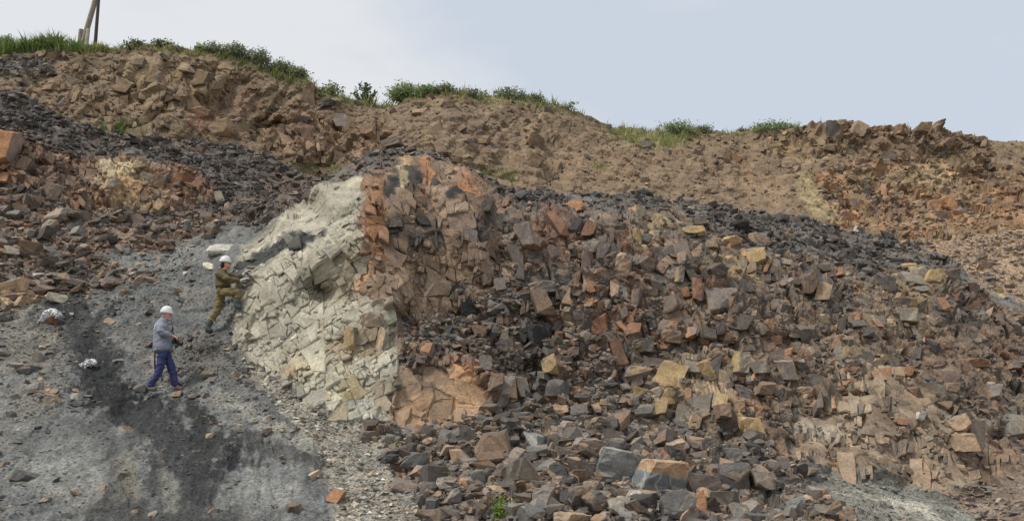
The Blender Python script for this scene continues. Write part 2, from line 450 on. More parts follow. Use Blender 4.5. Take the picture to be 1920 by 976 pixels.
# zones of the front bench: outline (photo px), base colour, palette, facets (cell m, relief m, stretch, angle, tilt), gravel speckle
g_, d_, k_ = (102, 99, 101), (72, 67, 69), (46, 46, 49)
PAL = dict(o=(168, 118, 80), y=(164, 138, 94), t=(156, 132, 110), p=(140, 113, 92), r=(128, 86, 62), b=(114, 93, 80), g=(112, 107, 106),
           s=(114, 117, 124), d=(76, 73, 75), k=(50, 50, 53), c=(168, 162, 152), u=(100, 90, 87), w=(205, 200, 190), e=(123, 99, 80), f=(136, 114, 88), h=(108, 88, 71))
CNAME = dict(o='orange', y='ochre', t='tan', p='pinkish brown', r='rust red', b='brown', g='grey', s='slate grey', d='dark grey', k='black',
             c='cream', e='brown', f='tan', h='brown', u='purple grey', w='white')
ZONES = [
    ('slope', None, (92, 95, 102), 'gggddt', 0.16, [(0.6, 0.035, 1.6, -30, 0.5), (0.18, 0.012, 1.3, -20, 0.7)], 0.55, 0.07),
    ('ltalus', [(-400, 60), (0, 120), (110, 180), (200, 220), (330, 230), (440, 240), (520, 270), (625, 318), (610, 350), (540, 392), (480, 428), (380, 420), (200, 415), (0, 350), (-400, 330)],
     (86, 78, 78), 'dduubg', 0.6, [(0.5, 0.10, 1.3, -25, 0.7), (0.2, 0.05, 1.3, -20, 0.9)], 0.8, 0.12),
    ('lwall', [(-400, 258), (0, 262), (60, 268), (110, 288), (200, 298), (340, 312), (400, 326), (402, 372), (330, 386), (210, 396), (150, 400), (90, 368), (0, 332), (-400, 320)],
     (128, 96, 78), 'rbbut', 0.6, [(0.7, 0.16, 0.6, 25, 0.9), (0.3, 0.08, 0.6, 25, 1.0)], 0.2, 0.05),
    ('lrubble', [(-400, 335), (0, 340), (90, 385), (200, 408), (400, 398), (470, 420), (330, 462), (200, 478), (300, 530), (150, 548), (0, 590), (-400, 590)],
     (104, 90, 84), 'gdrtbu', 0.6, [(0.4, 0.08, 1.2, -15, 0.8), (0.16, 0.04, 1.2, -15, 0.9)], 0.9, 0.10),
    ('blocks', [(600, 345), (735, 262), (880, 305), (1150, 345), (1400, 380), (1600, 430), (1760, 490), (1920, 600), (2400, 650), (2400, 900), (1900, 915), (1840, 915), (1480, 885), (1440, 835), (1300, 800), (1180, 745), (1050, 745), (920, 770),
                (740, 800), (690, 560), (670, 430), (685, 340)],
     (98, 84, 78), 'bbuudgdrt', 0.7, [(0.6, 0.08, 0.75, -12, 1.0), (0.2, 0.04, 0.9, 10, 1.0)], 0.15, 0.04),
    ('crest', [(600, 350), (690, 280), (735, 255), (800, 270), (880, 300), (950, 330), (1040, 348), (1150, 345), (1280, 358), (1400, 378), (1500, 390), (1600, 420), (1720, 440), (1790, 505), (1650, 520), (1500, 492),
               (1400, 472), (1250, 402), (1100, 398), (960, 392), (900, 345), (800, 298), (740, 308), (680, 335)],
     (80, 75, 76), 'ddgguub', 0.7, [(0.5, 0.10, 1.3, 15, 0.8), (0.2, 0.06, 1.3, 12, 1.0)], 0.8, 0.08),
    ('ledge', [(742, 602), (900, 562), (1000, 560), (1090, 615), (1170, 690), (1160, 745), (1000, 762), (915, 725), (880, 690), (744, 692)],
     (98, 88, 84), 'udgubp', 0.7, [(0.5, 0.14, 1.0, 10, 0.8), (0.2, 0.07, 1.1, 10, 1.0)], 0.7, 0.08),
    ('brown', [(690, 338), (740, 308), (800, 300), (880, 320), (922, 370), (948, 450), (928, 520), (905, 562), (860, 592), (800, 602), (740, 602), (735, 572), (690, 572), (665, 440)],
     (128, 103, 86), 'bbptpu', 0.4, [(0.7, 0.06, 0.6, 24, 1.2), (0.24, 0.022, 0.8, 20, 1.1)], 0.08, 0.03),
    ('pale', [(438, 492), (520, 408), (600, 348), (682, 334), (690, 345), (668, 420), (690, 500), (684, 568), (735, 568), (741, 690), (738, 785), (650, 787), (560, 737), (470, 682), (435, 640), (438, 560)],
     (151, 143, 131), 'ccgccg', 0.2, [(0.8, 0.05, 1.6, 38, 1.0), (0.25, 0.014, 1.9, 34, 1.3)], 0.0, 0.03),
    ('wallbase', [(1475, 800), (1560, 765), (1620, 700), (1700, 722), (1850, 790), (1892, 870), (1862, 912), (1700, 908), (1560, 884), (1475, 852)],
     (118, 101, 85), 'ptbgbu', 0.35, [(0.6, 0.04, 0.6, -10, 1.3), (0.22, 0.012, 0.8, 0, 1.2)], 0.05, 0.02),
    ('slab', [(744, 700), (800, 690), (880, 691), (895, 718), (916, 748), (882, 802), (812, 812), (744, 792)],
     (146, 119, 94), 'tptob', 0.35, [(0.7, 0.05, 1.0, 20, 1.0), (0.28, 0.022, 1.0, 20, 1.0)], 0.1, 0.03),
    ('fines', [(437, 640), (470, 684), (560, 740), (650, 790), (745, 800), (722, 850), (792, 960), (800, 1150), (660, 1150), (600, 850), (480, 730)],
     (116, 112, 108), 'ggctg', 0.25, [(0.4, 0.025, 1.4, -25, 0.6), (0.12, 0.014, 1.4, -25, 0.9)], 0.9, 0.05),
    ('heap', [(690, 812), (740, 802), (820, 812), (920, 765), (1050, 728), (1180, 690), (1230, 735), (1350, 795), (1450, 832), (1500, 880), (1600, 960), (1720, 1150), (800, 1150), (790, 960), (720, 850)],
     (90, 82, 80), 'uugbdp', 0.7, [(0.5, 0.12, 1.1, 10, 0.8), (0.22, 0.07, 1.1, 10, 1.0)], 0.6, 0.06),
    ('shale', [(1500, 880), (1560, 884), (1700, 908), (1790, 925), (1830, 960), (1960, 1150), (1720, 1150), (1600, 960)],
     (108, 106, 102), 'gggss', 0.35, [(0.5, 0.05, 2.0, -25, 0.5), (0.15, 0.025, 2.0, -25, 0.8)], 0.6, 0.06),
    ('brscree', [(1750, 912), (1860, 912), (1920, 880), (2400, 880), (2400, 1150), (1960, 1150), (1830, 960)],
     (112, 96, 88), 'bpubg', 0.6, [(0.4, 0.08, 1.6, -15, 0.8), (0.16, 0.04, 1.6, -15, 1.0)], 0.6, 0.05),
    ('rscree', [(1690, 430), (1800, 400), (2400, 380), (2400, 620), (1920, 570), (1840, 530), (1770, 480)],
     (136, 112, 94), 'ttbpp', 0.5, [(0.4, 0.05, 1.4, -15, 0.6), (0.16, 0.03, 1.4, -15, 0.9)], 0.9, 0.08),
]
ZN = [z[0] for z in ZONES]
# coloured patches: centre, radii, angle, colour, strength
PAINT = [
    # coal black and grey streaks on the left slope
    (100, 880, 110, 60, 0, (122, 123, 124), .50), (240, 900, 30, 45, 8, (108, 102, 90), .60), (320, 915, 22, 40, -5, (128, 126, 122), .50), (480, 930, 90, 60, 0, (116, 115, 117), .50),
    (340, 480, 130, 28, -12, (116, 115, 118), .50), (440, 440, 60, 20, -20, (108, 109, 112), .50), (50, 640, 70, 50, 0, (112, 104, 98), .50), (30, 560, 40, 26, 10, (159, 137, 114), .64), 
    (12, 460, 34, 24, 0, (160, 139, 113), .56), 
    (60, 740, 70, 60, 0, (114, 108, 102), .45), (380, 680, 60, 50, 10, (96, 92, 90), .50), (240, 800, 20, 8, 0, (150, 130, 110), .40),
    # small face upper left
    (10, 300, 32, 42, -8, (163, 118, 84), .72), (235, 345, 75, 42, 8, (158, 130, 92), .8), (215, 322, 50, 16, 5, (180, 168, 142), .56), (105, 330, 70, 40, 25, (104, 82, 76), .70),
    (350, 350, 46, 34, 0, (121, 82, 70), .60), (65, 270, 40, 14, 20, (70, 66, 70), .70), (50, 215, 80, 30, 20, (62, 62, 66), .70), (90, 280, 80, 12, 20, (96, 70, 62), .50),
    (300, 295, 90, 14, 5, (88, 84, 84), .50), (520, 345, 70, 36, 25, (104, 84, 76), .70), (460, 300, 80, 20, 15, (90, 82, 80), .50),
    # pale face
    (545, 465, 66, 11, -28, (52, 54, 60), .95), (480, 492, 40, 8, -18, (72, 74, 78), .85), (620, 450, 40, 10, -20, (150, 145, 132), .60), (650, 350, 36, 10, -15, (168, 156, 134), .5),
    (655, 520, 42, 60, 5, (146, 129, 108), .60), (690, 380, 16, 50, 12, (139, 108, 78), .68), (605, 545, 28, 26, 0, (116, 106, 88), .80), (660, 645, 66, 50, 0, (136, 117, 93), .9),
    (690, 610, 36, 28, 0, (136, 117, 93), .9), (700, 650, 30, 30, 0, (136, 117, 93), .9), (620, 700, 60, 50, 10, (176, 172, 156), .50), (550, 700, 18, 18, 0, (152, 121, 80), .64),
    (580, 690, 24, 14, 0, (176, 157, 112), .48), (655, 740, 18, 45, 0, (146, 130, 102), .80), (690, 765, 30, 18, 0, (138, 142, 146), .60), (680, 720, 24, 24, 0, (173, 150, 100), .40),
    (590, 620, 70, 40, -15, (166, 159, 148), .5), (725, 620, 14, 50, 0, (122, 100, 82), .60), (716, 740, 18, 40, 0, (144, 120, 100), .56), (485, 650, 36, 26, 0, (172, 165, 152), .5),
    (570, 440, 80, 36, -38, (170, 162, 152), .5), (520, 590, 60, 20, -10, (176, 168, 148), .50),
    # brown face
    (702, 420, 18, 90, 8, (140, 93, 60), .68), (718, 455, 9, 42, 0, (155, 89, 48), .72), (682, 530, 10, 40, 2, (167, 118, 72), .68), (700, 345, 18, 12, 0, (60, 60, 62), .85),
    (735, 362, 18, 22, 20, (56, 56, 58), .85), (770, 335, 36, 30, 0, (58, 58, 60), .80), (750, 345, 10, 34, 10, (167, 149, 117), .64), (765, 330, 8, 30, -12, (169, 141, 103), .60), (770, 310, 40, 6, -5, (167, 133, 92), .56),
    (800, 335, 14, 34, 12, (166, 105, 62), .72), (825, 350, 22, 34, 0, (135, 112, 96), .48), (880, 352, 24, 34, -22, (161, 107, 69), .72), (892, 372, 10, 12, 0, (179, 120, 73), .68),
    (855, 372, 18, 12, 10, (50, 50, 53), .85), (815, 430, 30, 14, 15, (60, 58, 60), .70), (730, 435, 22, 26, 0, (62, 58, 58), .60), (775, 452, 20, 16, 0, (60, 57, 58), .55), (820, 455, 14, 18, 0, (64, 60, 62), .60),
    (760, 520, 40, 50, 5, (141, 116, 98), .48), (860, 540, 24, 26, 0, (76, 72, 74), .60), (870, 480, 50, 40, 30, (120, 96, 82), .50), (920, 400, 20, 40, -10, (92, 80, 78), .60), (905, 430, 26, 30, 0, (66, 62, 64), .60),
    # slab
    (850, 690, 60, 20, 0, (156, 109, 79), .48), (870, 740, 36, 44, 0, (152, 118, 90), .48), (795, 722, 40, 12, 0, (98, 84, 78), .70), (790, 760, 44, 24, 0, (158, 122, 98), .48), (760, 745, 20, 40, 0, (140, 116, 98), .50),
    # blocky face
    (1000, 470, 50, 50, -20, (140, 112, 96), .40), (1040, 430, 50, 40, 20, (112, 80, 68), .55), (1180, 610, 30, 60, 10, (131, 93, 77), .48), (1300, 590, 80, 40, 0, (134, 105, 90), .44), (1190, 500, 46, 60, 0, (120, 93, 79), .36),
    (1110, 560, 50, 40, 0, (124, 96, 80), .40), (1380, 510, 46, 36, 0, (169, 146, 100), .52), (1220, 440, 46, 40, 0, (152, 131, 96), .40), (1010, 590, 36, 40, 0, (135, 112, 94), .40), (1000, 635, 36, 34, 0, (66, 68, 74), .60),
    (1250, 730, 90, 50, 10, (159, 141, 109), .56), (1350, 690, 90, 40, 10, (150, 129, 103), .52), (1340, 770, 50, 50, 0, (138, 114, 94), .60), (1400, 810, 40, 26, 0, (155, 129, 93), .56), (1230, 760, 60, 26, 10, (155, 141, 113), .40),
    (1710, 550, 60, 60, 0, (159, 136, 97), .48), (1560, 650, 120, 40, 5, (124, 104, 90), .50), (1480, 740, 100, 50, 5, (136, 112, 92), .55), (1600, 740, 60, 50, 0, (147, 129, 108), .48), (1520, 810, 60, 30, 0, (136, 118, 106), .50),
    (1690, 620, 70, 40, 0, (128, 108, 86), .50), (1800, 680, 90, 60, 0, (120, 96, 80), .50), (1880, 600, 80, 50, 0, (118, 94, 80), .50), (1480, 560, 90, 50, 0, (100, 88, 82), .50), (1650, 660, 60, 40, 0, (118, 100, 84), .40),
    (1880, 790, 50, 24, 0, (118, 108, 100), .60), (1900, 850, 40, 26, 0, (125, 91, 73), .56), (1180, 660, 60, 20, 20, (110, 100, 96), .50), (940, 740, 60, 26, 0, (135, 112, 96), .40), (960, 700, 60, 26, 0, (96, 82, 78), .50),
    (1060, 700, 60, 40, 0, (116, 92, 80), .50), (1200, 700, 40, 16, 0, (164, 139, 113), .40),
    (1530, 810, 60, 14, 5, (150, 142, 138), .50), (1690, 840, 60, 50, 0, (152, 128, 114), .50), (1820, 850, 50, 50, 0, (142, 116, 100), .50),
    # shale with pale streaks
    (1660, 940, 70, 9, 25, (158, 152, 146), .70), (1730, 960, 60, 8, 22, (164, 158, 154), .75), (1640, 905, 90, 22, 16, (96, 95, 92), .60), (1760, 930, 60, 18, 25, (94, 92, 88), .60),
]

# strong stains of the outcrop: rust beside the pale face, dark cap
PAINT += [(545, 465, 74, 14, -28, (50, 52, 58), .95), (478, 494, 48, 10, -20, (68, 70, 75), .95), (640, 402, 40, 9, -20, (112, 108, 98), .7), (600, 640, 60, 8, -12, (120, 114, 102), .6), (520, 545, 50, 7, -25, (126, 120, 108), .6), (700, 430, 18, 95, 6, (136, 92, 58), .85), (718, 455, 10, 45, 0, (154, 92, 52), .9), (684, 535, 12, 42, 2, (170, 122, 76), .9), (800, 336, 15, 36, 12, (148, 102, 66), .85), (884, 355, 24, 34, -22, (146, 100, 64), .85), (892, 374, 12, 12, 0, (164, 108, 62), .85),
          (772, 346, 30, 26, 0, (56, 55, 57), .9), (735, 364, 20, 24, 20, (54, 53, 55), .9), (702, 346, 16, 10, 0, (58, 57, 59), .85), (856, 374, 22, 13, 10, (52, 51, 53), .9), (730, 435, 22, 26, 0, (62, 58, 58), .8), (776, 452, 20, 16, 0, (60, 57, 58), .8), (820, 456, 16, 18, 0, (62, 59, 60), .8),
          (752, 346, 8, 34, 10, (164, 146, 114), .8), (860, 545, 24, 26, 0, (72, 69, 70), .7), (905, 425, 24, 30, 0, (66, 62, 64), .7), (850, 700, 60, 26, 0, (164, 118, 80), .75), (870, 745, 36, 44, 0, (158, 122, 88), .7), (790, 760, 44, 30, 0, (160, 124, 94), .7)]
# streaks that run down the slope: path, half width, colour, strength
STREAK = [([(130, 580), (165, 640), (200, 700), (225, 750)], 62, (40, 41, 46), .85), ([(200, 730), (270, 775), (350, 815), (420, 850)], 60, (36, 37, 42), .9), ([(230, 745), (300, 760)], 34, (32, 33, 37), .9),
          ([(300, 800), (350, 870), (370, 960)], 75, (52, 53, 58), .75), ([(375, 800), (400, 870), (395, 930)], 30, (42, 42, 47), .8), ([(360, 770), (410, 800)], 16, (40, 40, 43), .85), ([(185, 800), (215, 900), (250, 1000)], 36, (70, 70, 71), .6),
          ([(440, 815), (500, 840), (600, 868)], 22, (58, 58, 60), .7), ([(40, 830), (150, 815), (260, 840)], 34, (78, 80, 85), .55), ([(200, 975), (320, 965), (440, 985)], 44, (58, 58, 62), .7), ([(420, 740), (500, 800), (585, 845)], 14, (134, 130, 125), .5),
          ([(160, 600), (230, 620), (300, 600)], 22, (74, 74, 78), .6), ([(350, 640), (420, 660), (440, 700)], 22, (88, 86, 85), .5), ([(150, 690), (210, 680)], 24, (44, 45, 49), .75)]


def fields(u, v, zones, paint, s, t, seedbase):
    """zone weights, relief and colour at the given places"""
    wu = u + 16 * fbm(s * 1.1, t * 1.1, 301) + 6 * fbm(s * 5, t * 5, 303)
    wv = v + 16 * fbm(s * 1.1, t * 1.1, 302) + 6 * fbm(s * 5, t * 5, 304)
    W = np.zeros((len(zones), u.size))
    W[0] = 1
    for k, z in enumerate(zones):
        if z[1] is None: continue
        sd = poly_sd(wu, wv, z[1])
        a = sstep(-7, 7, sd)
        W[:k] *= (1 - a)
        W[k] = a
    disp = np.zeros(u.size); col = np.zeros((u.size, 3)); grav = np.zeros(u.size); cellr = np.zeros(u.size)
    for k, z in enumerate(zones):
        name, poly, base, pal, mixw, octs, gv, soft = z
        idx = np.nonzero(W[k] > 0.01)[0]
        if not len(idx): continue
        w = W[k][idx]
        ss, tt = s[idx], t[idx]
        h = soft * fbm(ss * 1.3, tt * 1.3, 401 + k) + 0.25 * soft * fbm(ss * 9, tt * 9, 431 + k, 3)
        if name in ('slope', 'fines'): h = h + 0.10 * fbm(ss * 2.0, tt * 0.55, 451, 4, 0.6) + 0.03 * fbm(ss * 8, tt * 3, 457, 3)
        c = np.tile(rock(base), (len(idx), 1))
        for q, (lw, lp, lA, ls, la) in enumerate(LEDGE.get(name, [])):
            dd, cc_, rr_ = ledges(ss, tt, 2000 + 31 * k + 7 * q, lw, lp, lA, ls, la)
            h = h + dd
            cellr[idx] += w * (hsh(cc_, rr_, 88 + q) - 0.5)
            pick = (hsh(cc_, rr_, 89 + q) * 0.999 * len(pal)).astype(int)
            f = mixw * 0.6
            c = (c * (1 - f) + np.array([rock(PAL[x]) for x in pal])[pick] * f) * (0.88 + 0.24 * hsh(cc_, rr_, 90 + q))[:, None]
        for q, (sc, amp, asp, ang, tilt) in enumerate(octs):
            ca, sa = math.cos(R(ang)), math.sin(R(ang))
            ws = ss + 0.22 * sc * fbm(ss / sc * 1.3, tt / sc * 1.3, 511 + q)
            wt = tt + 0.22 * sc * fbm(ss / sc * 1.3, tt / sc * 1.3, 521 + q)
            c1, c2, ed = vor((ca * ws + sa * wt) / (sc * asp), (-sa * ws + ca * wt) / sc, seedbase + 7 * k + 61 * q)
            hh = []
            for (cx, cy, ox, oy) in (c1, c2):
                hc = hsh(cx, cy, 71 + k) - 0.5
                tx, ty = hsh(cx, cy, 72 + k) - 0.5, hsh(cx, cy, 73 + k) - 0.68
                hh.append(1.5 * hc + 2.2 * tilt * (tx * ox + ty * oy))
            band = min(0.04 / sc, 0.2)
            wgt = 0.5 + 0.5 * sstep(0.0, band, ed)
            h = h + amp * (hh[0] * wgt + hh[1] * (1 - wgt)) - min(amp * 0.5, 0.05) * (1 - sstep(0.0, band * 0.8, ed))
            cx, cy = c1[0], c1[1]
            pick = (hsh(cx, cy, 74 + k) * 0.999 * len(pal)).astype(int)
            pc = np.array([rock(PAL[x]) for x in pal])[pick]
            br = (0.8 + 0.4 * hsh(cx, cy, 75 + k))[:, None]
            f = mixw * (0.75 if q == 0 else 0.55)
            c = (c * (1 - f) + pc * f) * (1 + (br - 1) * 0.6)
        disp[idx] += w * h
        col[idx] += w[:, None] * c
        grav[idx] += w * gv
    for (pts, hw, pc, al) in (STREAK if zones is ZONES else []):
        m = np.nonzero((np.abs(wu - pts[0][0]) < 420) & (wv > 540))[0]
        q = line_d(wu[m], wv[m], pts) / hw
        q = q + 0.8 * fbm(s[m] * 1.6, t[m] * 0.8, 617, 5, 0.65) + 0.75 * fbm(s[m] * 9, t[m] * 5, 619, 4, 0.7)
        q = q + 0.5 * fbm(s[m] * 5, t[m] * 1.2, 623, 3, 0.6)
        mot = fbm(s[m] * 7, t[m] * 1.6, 627, 4, 0.65) + 0.8 * fbm(s[m] * 22, t[m] * 14, 629, 3, 0.7)
        a = np.minimum(1, al * 1.12) * (1 - sstep(0.5, 1.05, q)) * np.clip(1.05 + 0.7 * mot, 0.12, 1.0)
        col[m] = col[m] * (1 - a[:, None]) + rock(pc) * a[:, None]
    for (pu, pv, ru, rv, ang, pc, al) in paint:
        m = np.nonzero((np.abs(wu - pu) < 1.6 * max(ru, rv)) & (np.abs(wv - pv) < 1.6 * max(ru, rv)))[0]
        if not len(m): continue
        ca, sa = math.cos(R(ang)), math.sin(R(ang))
        du, dv = wu[m] - pu, wv[m] - pv
        q = np.sqrt(((ca * du + sa * dv) / ru) ** 2 + ((-sa * du + ca * dv) / rv) ** 2)
        q = q + 0.7 * cellr[m] + 0.5 * fbm(s[m] * 2.2, t[m] * 1.1, 611, 4, 0.6) + 0.35 * fbm(s[m] * 9, t[m] * 4, 613, 3, 0.6)
        a = al * (1 - sstep(0.45, 1.15, q))
        lum = (col[m].mean(1) / (col[m].mean() + 1e-6))[:, None]
        col[m] = col[m] * (1 - a[:, None]) + rock(pc) * (0.55 + 0.45 * np.clip(lum, 0.4, 1.8)) * a[:, None]
    return W, disp, col, grav


# jointed rock: column width, step height, relief, slant (m); angle of the frame
LEDGE = {'blocks': [(0.95, 1.05, 0.25, 0.05, 0), (0.42, 0.45, 0.06, 0.05, 0)], 'wallbase': [(0.8, 1.5, 0.12, -0.12, 0)], 'brown': [(1.05, 1.3, 0.18, 0.05, 12)], 'lwall': [(0.6, 0.9, 0.15, -0.3, 0)],
         'pale': [(1.6, 0.6, 0.07, 0.1, 33)], 'ledge': [(0.8, 0.8, 0.2, 0.1, 0)], 'joints': [(1.3, 1.4, 0.2, 0.1, 5)], 'topright': [(1.2, 1.0, 0.2, 0.2, 12)], 'pinkface': [(1.4, 1.3, 0.3, 0.2, 12)]}


def ledges(s, t, seed, w, p, A, slant, ang):
    ca, sa = math.cos(R(ang)), math.sin(R(ang))
    s, t = ca * s + sa * t, -sa * s + ca * t
    x = (s + slant * t) / w + 0.35 * fbm(s / w * 0.8, t / w * 0.5, seed, 3)
    c = np.floor(x); f = x - c
    pc = p * (0.65 + 0.7 * hsh(c, c * 0, seed + 1))
    q = (t + 0.28 * p * fbm(s / p * 0.9, t / p * 0.9, seed + 2, 3)) / pc + 7 * hsh(c, c * 0, seed + 3)
    r = np.floor(q); g = q - r
    k = 0.5 + 0.9 * hsh(c, r, seed + 4)
    tl = (hsh(c, r, seed + 6) - 0.5) * 0.8
    d = A * (k * g ** 0.85 + 0.7 * (hsh(c, r, seed + 5) - 0.5) + tl * (f - 0.5))
    drop = min(0.25, 0.05 / p)
    d = d - (A * k) * sstep(1 - drop, 1, g)
    e = np.minimum(f, 1 - f) * w
    d = d - 0.45 * A * (1 - sstep(0.004, 0.035, e))
    return d, c, r


def grid_normals(P):
    du = np.gradient(P, axis=1); dv = np.gradient(P, axis=0)
    n = np.cross(du, -dv)
    n /= np.linalg.norm(n, axis=-1, keepdims=True) + 1e-12
    s = np.where((n * (CAM - P)).sum(-1, keepdims=True) < 0, -1, 1)
    return n * s


class Sheet:
    """a ground sheet as a grid of columns (u) and rows from top line to bottom line"""

    def build(self, us, top, bot, nrows, depth_fn, zones, paint, bumps, cracks, seedbase):
        self.us, self.top, self.bot, self.n = us, top, bot, nrows
        r = np.linspace(0, 1, nrows)[:, None]
        U = np.repeat(us[None], nrows, 0)
        V = top[None] + (bot - top)[None] * r
        self.U, self.V = U, V
        Y = depth_fn(U, V, r)
        for (bu, bv, ru, rv, dy) in bumps:
            q = ((U - bu) / ru) ** 2 + ((V - bv) / rv) ** 2
            Y = Y + dy * np.exp(-q)
        base = at(U, V, Y)
        # soften normals for the relief direction
        N = grid_normals(base)
        for _ in range(12):
            N[1:-1] = (N[:-2] + N[1:-1] * 2 + N[2:]) / 4
            N[:, 1:-1] = (N[:, :-2] + N[:, 1:-1] * 2 + N[:, 2:]) / 4
        N /= np.linalg.norm(N, axis=-1, keepdims=True)
        s = (base[..., 0] + 0.3 * base[..., 1]).ravel()
        t = (base[..., 2] + 0.3 * base[..., 1]).ravel()
        W, disp, col, grav = fields(U.ravel(), V.ravel(), zones, paint, s, t, seedbase)
        cu = U.ravel() + 5 * fbm(s * 4, t * 4, 711, 3); cv = V.ravel() + 5 * fbm(s * 4, t * 4, 712, 3)
        for pts, hw, dep in cracks:
            d = line_d(cu, cv, pts)
            hw_, dp_ = (hw * 0.7, dep * 0.6) if pts[0][0] > 950 else (hw, dep)
        disp -= dp_ * (1 - sstep(hw_ * 0.4, hw_ * 1.1, d))
        disp = disp.reshape(U.shape)
        self.P = base + N * disp[..., None]
        self.N, self.W = N, W.reshape(len(zones), *U.shape)
        self.col, self.grav = col.reshape(*U.shape, 3), grav.reshape(U.shape)
        return self

    def idx(self, u, v):
        i = np.interp(u, self.us, np.arange(len(self.us)))
        i0 = np.clip(np.round(i).astype(int), 0, len(self.us) - 1)
        tp, bt = np.interp(u, self.us, self.top), np.interp(u, self.us, self.bot)
        j0 = np.clip(np.round((v - tp) / (bt - tp) * (self.n - 1)).astype(int), 0, self.n - 1)
        return j0, i0

    def p(self, u, v):
        j, i = self.idx(np.asarray(u, float), np.asarray(v, float))
        return self.P[j, i]

    def nrm(self, u, v):
        j, i = self.idx(np.asarray(u, float), np.asarray(v, float))
        return self.N[j, i]


us = np.arange(-170, 2091, 1.8)
front = Sheet().build(us, np.interp(us, CREST[:, 0], CREST[:, 1]), np.full(us.shape, 1110.0), 445,
                      lambda U, V, r: rbf_eval(FFIT, U, V), ZONES, PAINT, BUMPS, CRACKS, 900)

# ---- back wall
RIDGE = np.array([(-400, 92), (0, 97), (80, 96), (140, 90), (240, 93), (280, 84), (330, 84), (400, 95), (470, 115), (560, 146), (620, 178), (680, 190), (720, 197), (760, 186), (830, 170),
                  (920, 180), (1000, 186), (1050, 196), (1110, 222), (1150, 236), (1250, 248), (1340, 248), (1420, 245), (1500, 241), (1570, 229), (1640, 240), (1700, 244), (1750, 238),
                  (1800, 250), (1840, 262), (1920, 262), (2300, 266)], float)
BZONES = [
    ('earth', None, (116, 97, 78), 'eefhh', 0.35, [(1.1, 0.09, 0.9, 30, 1.0), (0.35, 0.05, 1.0, 25, 1.0)], 0.4, 0.10),
    ('joints', [(220, 115), (300, 105), (420, 115), (430, 160), (390, 205), (300, 205), (235, 190)], (128, 110, 86), 'effe', 0.4, [(1.5, 0.22, 0.7, 5, 0.5), (0.6, 0.08, 0.8, 5, 0.6)], 0.2, 0.06),
    ('pinkface', [(480, 215), (600, 205), (720, 240), (740, 275), (660, 300), (560, 300), (490, 280)], (126, 100, 83), 'ehfp', 0.5, [(1.5, 0.26, 0.7, 20, 0.6), (0.6, 0.14, 0.8, 20, 0.9), (0.25, .05, 1, 20, 1)], 0.2, 0.1),
    ('leftband', [(-400, 100), (0, 112), (70, 110), (110, 130), (60, 145), (-400, 150)], (88, 82, 82), 'ddgu', 0.6, [(0.7, 0.2, 1.2, 0, 0.9), (0.3, 0.1, 1.2, 0, 1)], 0.4, 0.1),
    ('orange', [(1540, 330), (1620, 290), (1760, 300), (1920, 330), (2400, 320), (2400, 520), (1800, 520), (1640, 430), (1560, 420)], (128, 102, 76), 'ffohe', 0.45,
     [(1.3, 0.22, 1.0, 10, 0.6), (0.5, 0.13, 1.1, 10, 0.9), (0.2, 0.05, 1.1, 10, 1)], 0.5, 0.15),
    ('topright', [(1420, 250), (1500, 240), (1570, 226), (1640, 236), (1750, 234), (1840, 262), (1900, 330), (1700, 300), (1560, 285), (1440, 290)], (114, 91, 72), 'hehf', 0.5,
     [(1.2, 0.3, 0.9, 25, 0.8), (0.5, 0.16, 1.0, 25, 1.0), (0.22, 0.05, 1, 20, 1)], 0.3, 0.12),
]
BPAINT = [
    (1525, 365, 22, 60, -28, (156, 138, 98), .55), (1560, 400, 18, 26, 0, (152, 134, 96), .45), (1600, 400, 40, 36, 0, (140, 108, 76), .5), (1770, 395, 50, 26, 0, (140, 106, 76), .5), (1440, 345, 60, 30, 20, (140, 112, 84), .5),
    (1740, 330, 70, 26, 0, (150, 128, 94), .6), (1680, 385, 50, 26, 0, (108, 84, 72), .5), (1900, 380, 40, 40, 0, (124, 84, 64), .5), (1210, 258, 80, 18, 4, (126, 122, 78), .7), (650, 185, 70, 14, 8, (122, 120, 78), .6),
    (970, 195, 90, 10, 5, (126, 122, 80), .6), (60, 96, 120, 9, 0, (92, 106, 62), .7), (480, 130, 110, 8, 18, (116, 112, 76), .6), (330, 95, 60, 9, 0, (126, 112, 84), .5), (40, 140, 60, 10, 0, (150, 128, 92), .5), (560, 250, 60, 30, 10, (120, 92, 82), .5),
    (820, 215, 120, 24, 5, (124, 106, 90), .5), (900, 250, 100, 30, 10, (120, 96, 82), .4), (440, 185, 60, 36, 0, (118, 90, 76), .5), (380, 225, 50, 14, 10, (140, 96, 76), .5), (120, 170, 70, 20, 0, (138, 112, 92), .5),
    (1100, 300, 130, 40, 15, (134, 108, 86), .4), (1300, 320, 90, 40, 10, (128, 104, 84), .4), (200, 165, 50, 12, 0, (104, 94, 84), .5), (1500, 290, 60, 14, 10, (150, 124, 88), .5), (700, 260, 16, 40, -15, (98, 76, 66), .6), (520, 235, 30, 8, -20, (84, 68, 62), .6),
    (1000, 320, 120, 20, 10, (128, 104, 84), .4), (1400, 300, 40, 20, 0, (120, 92, 74), .4)]
YT = np.array([(-400, 33), (0, 34), (330, 34), (620, 35), (720, 36), (830, 35), (1100, 38), (1400, 41.5), (1570, 40), (1700, 41.5), (1850, 44), (2300, 45)], float)
YB = np.array([(-400, 28), (0, 27.9), (110, 27.8), (300, 28.6), (440, 29), (600, 28.5), (735, 26.5), (1000, 25), (1300, 25.5), (1600, 26), (1750, 25.8), (1920, 25.6), (2300, 26)], float)


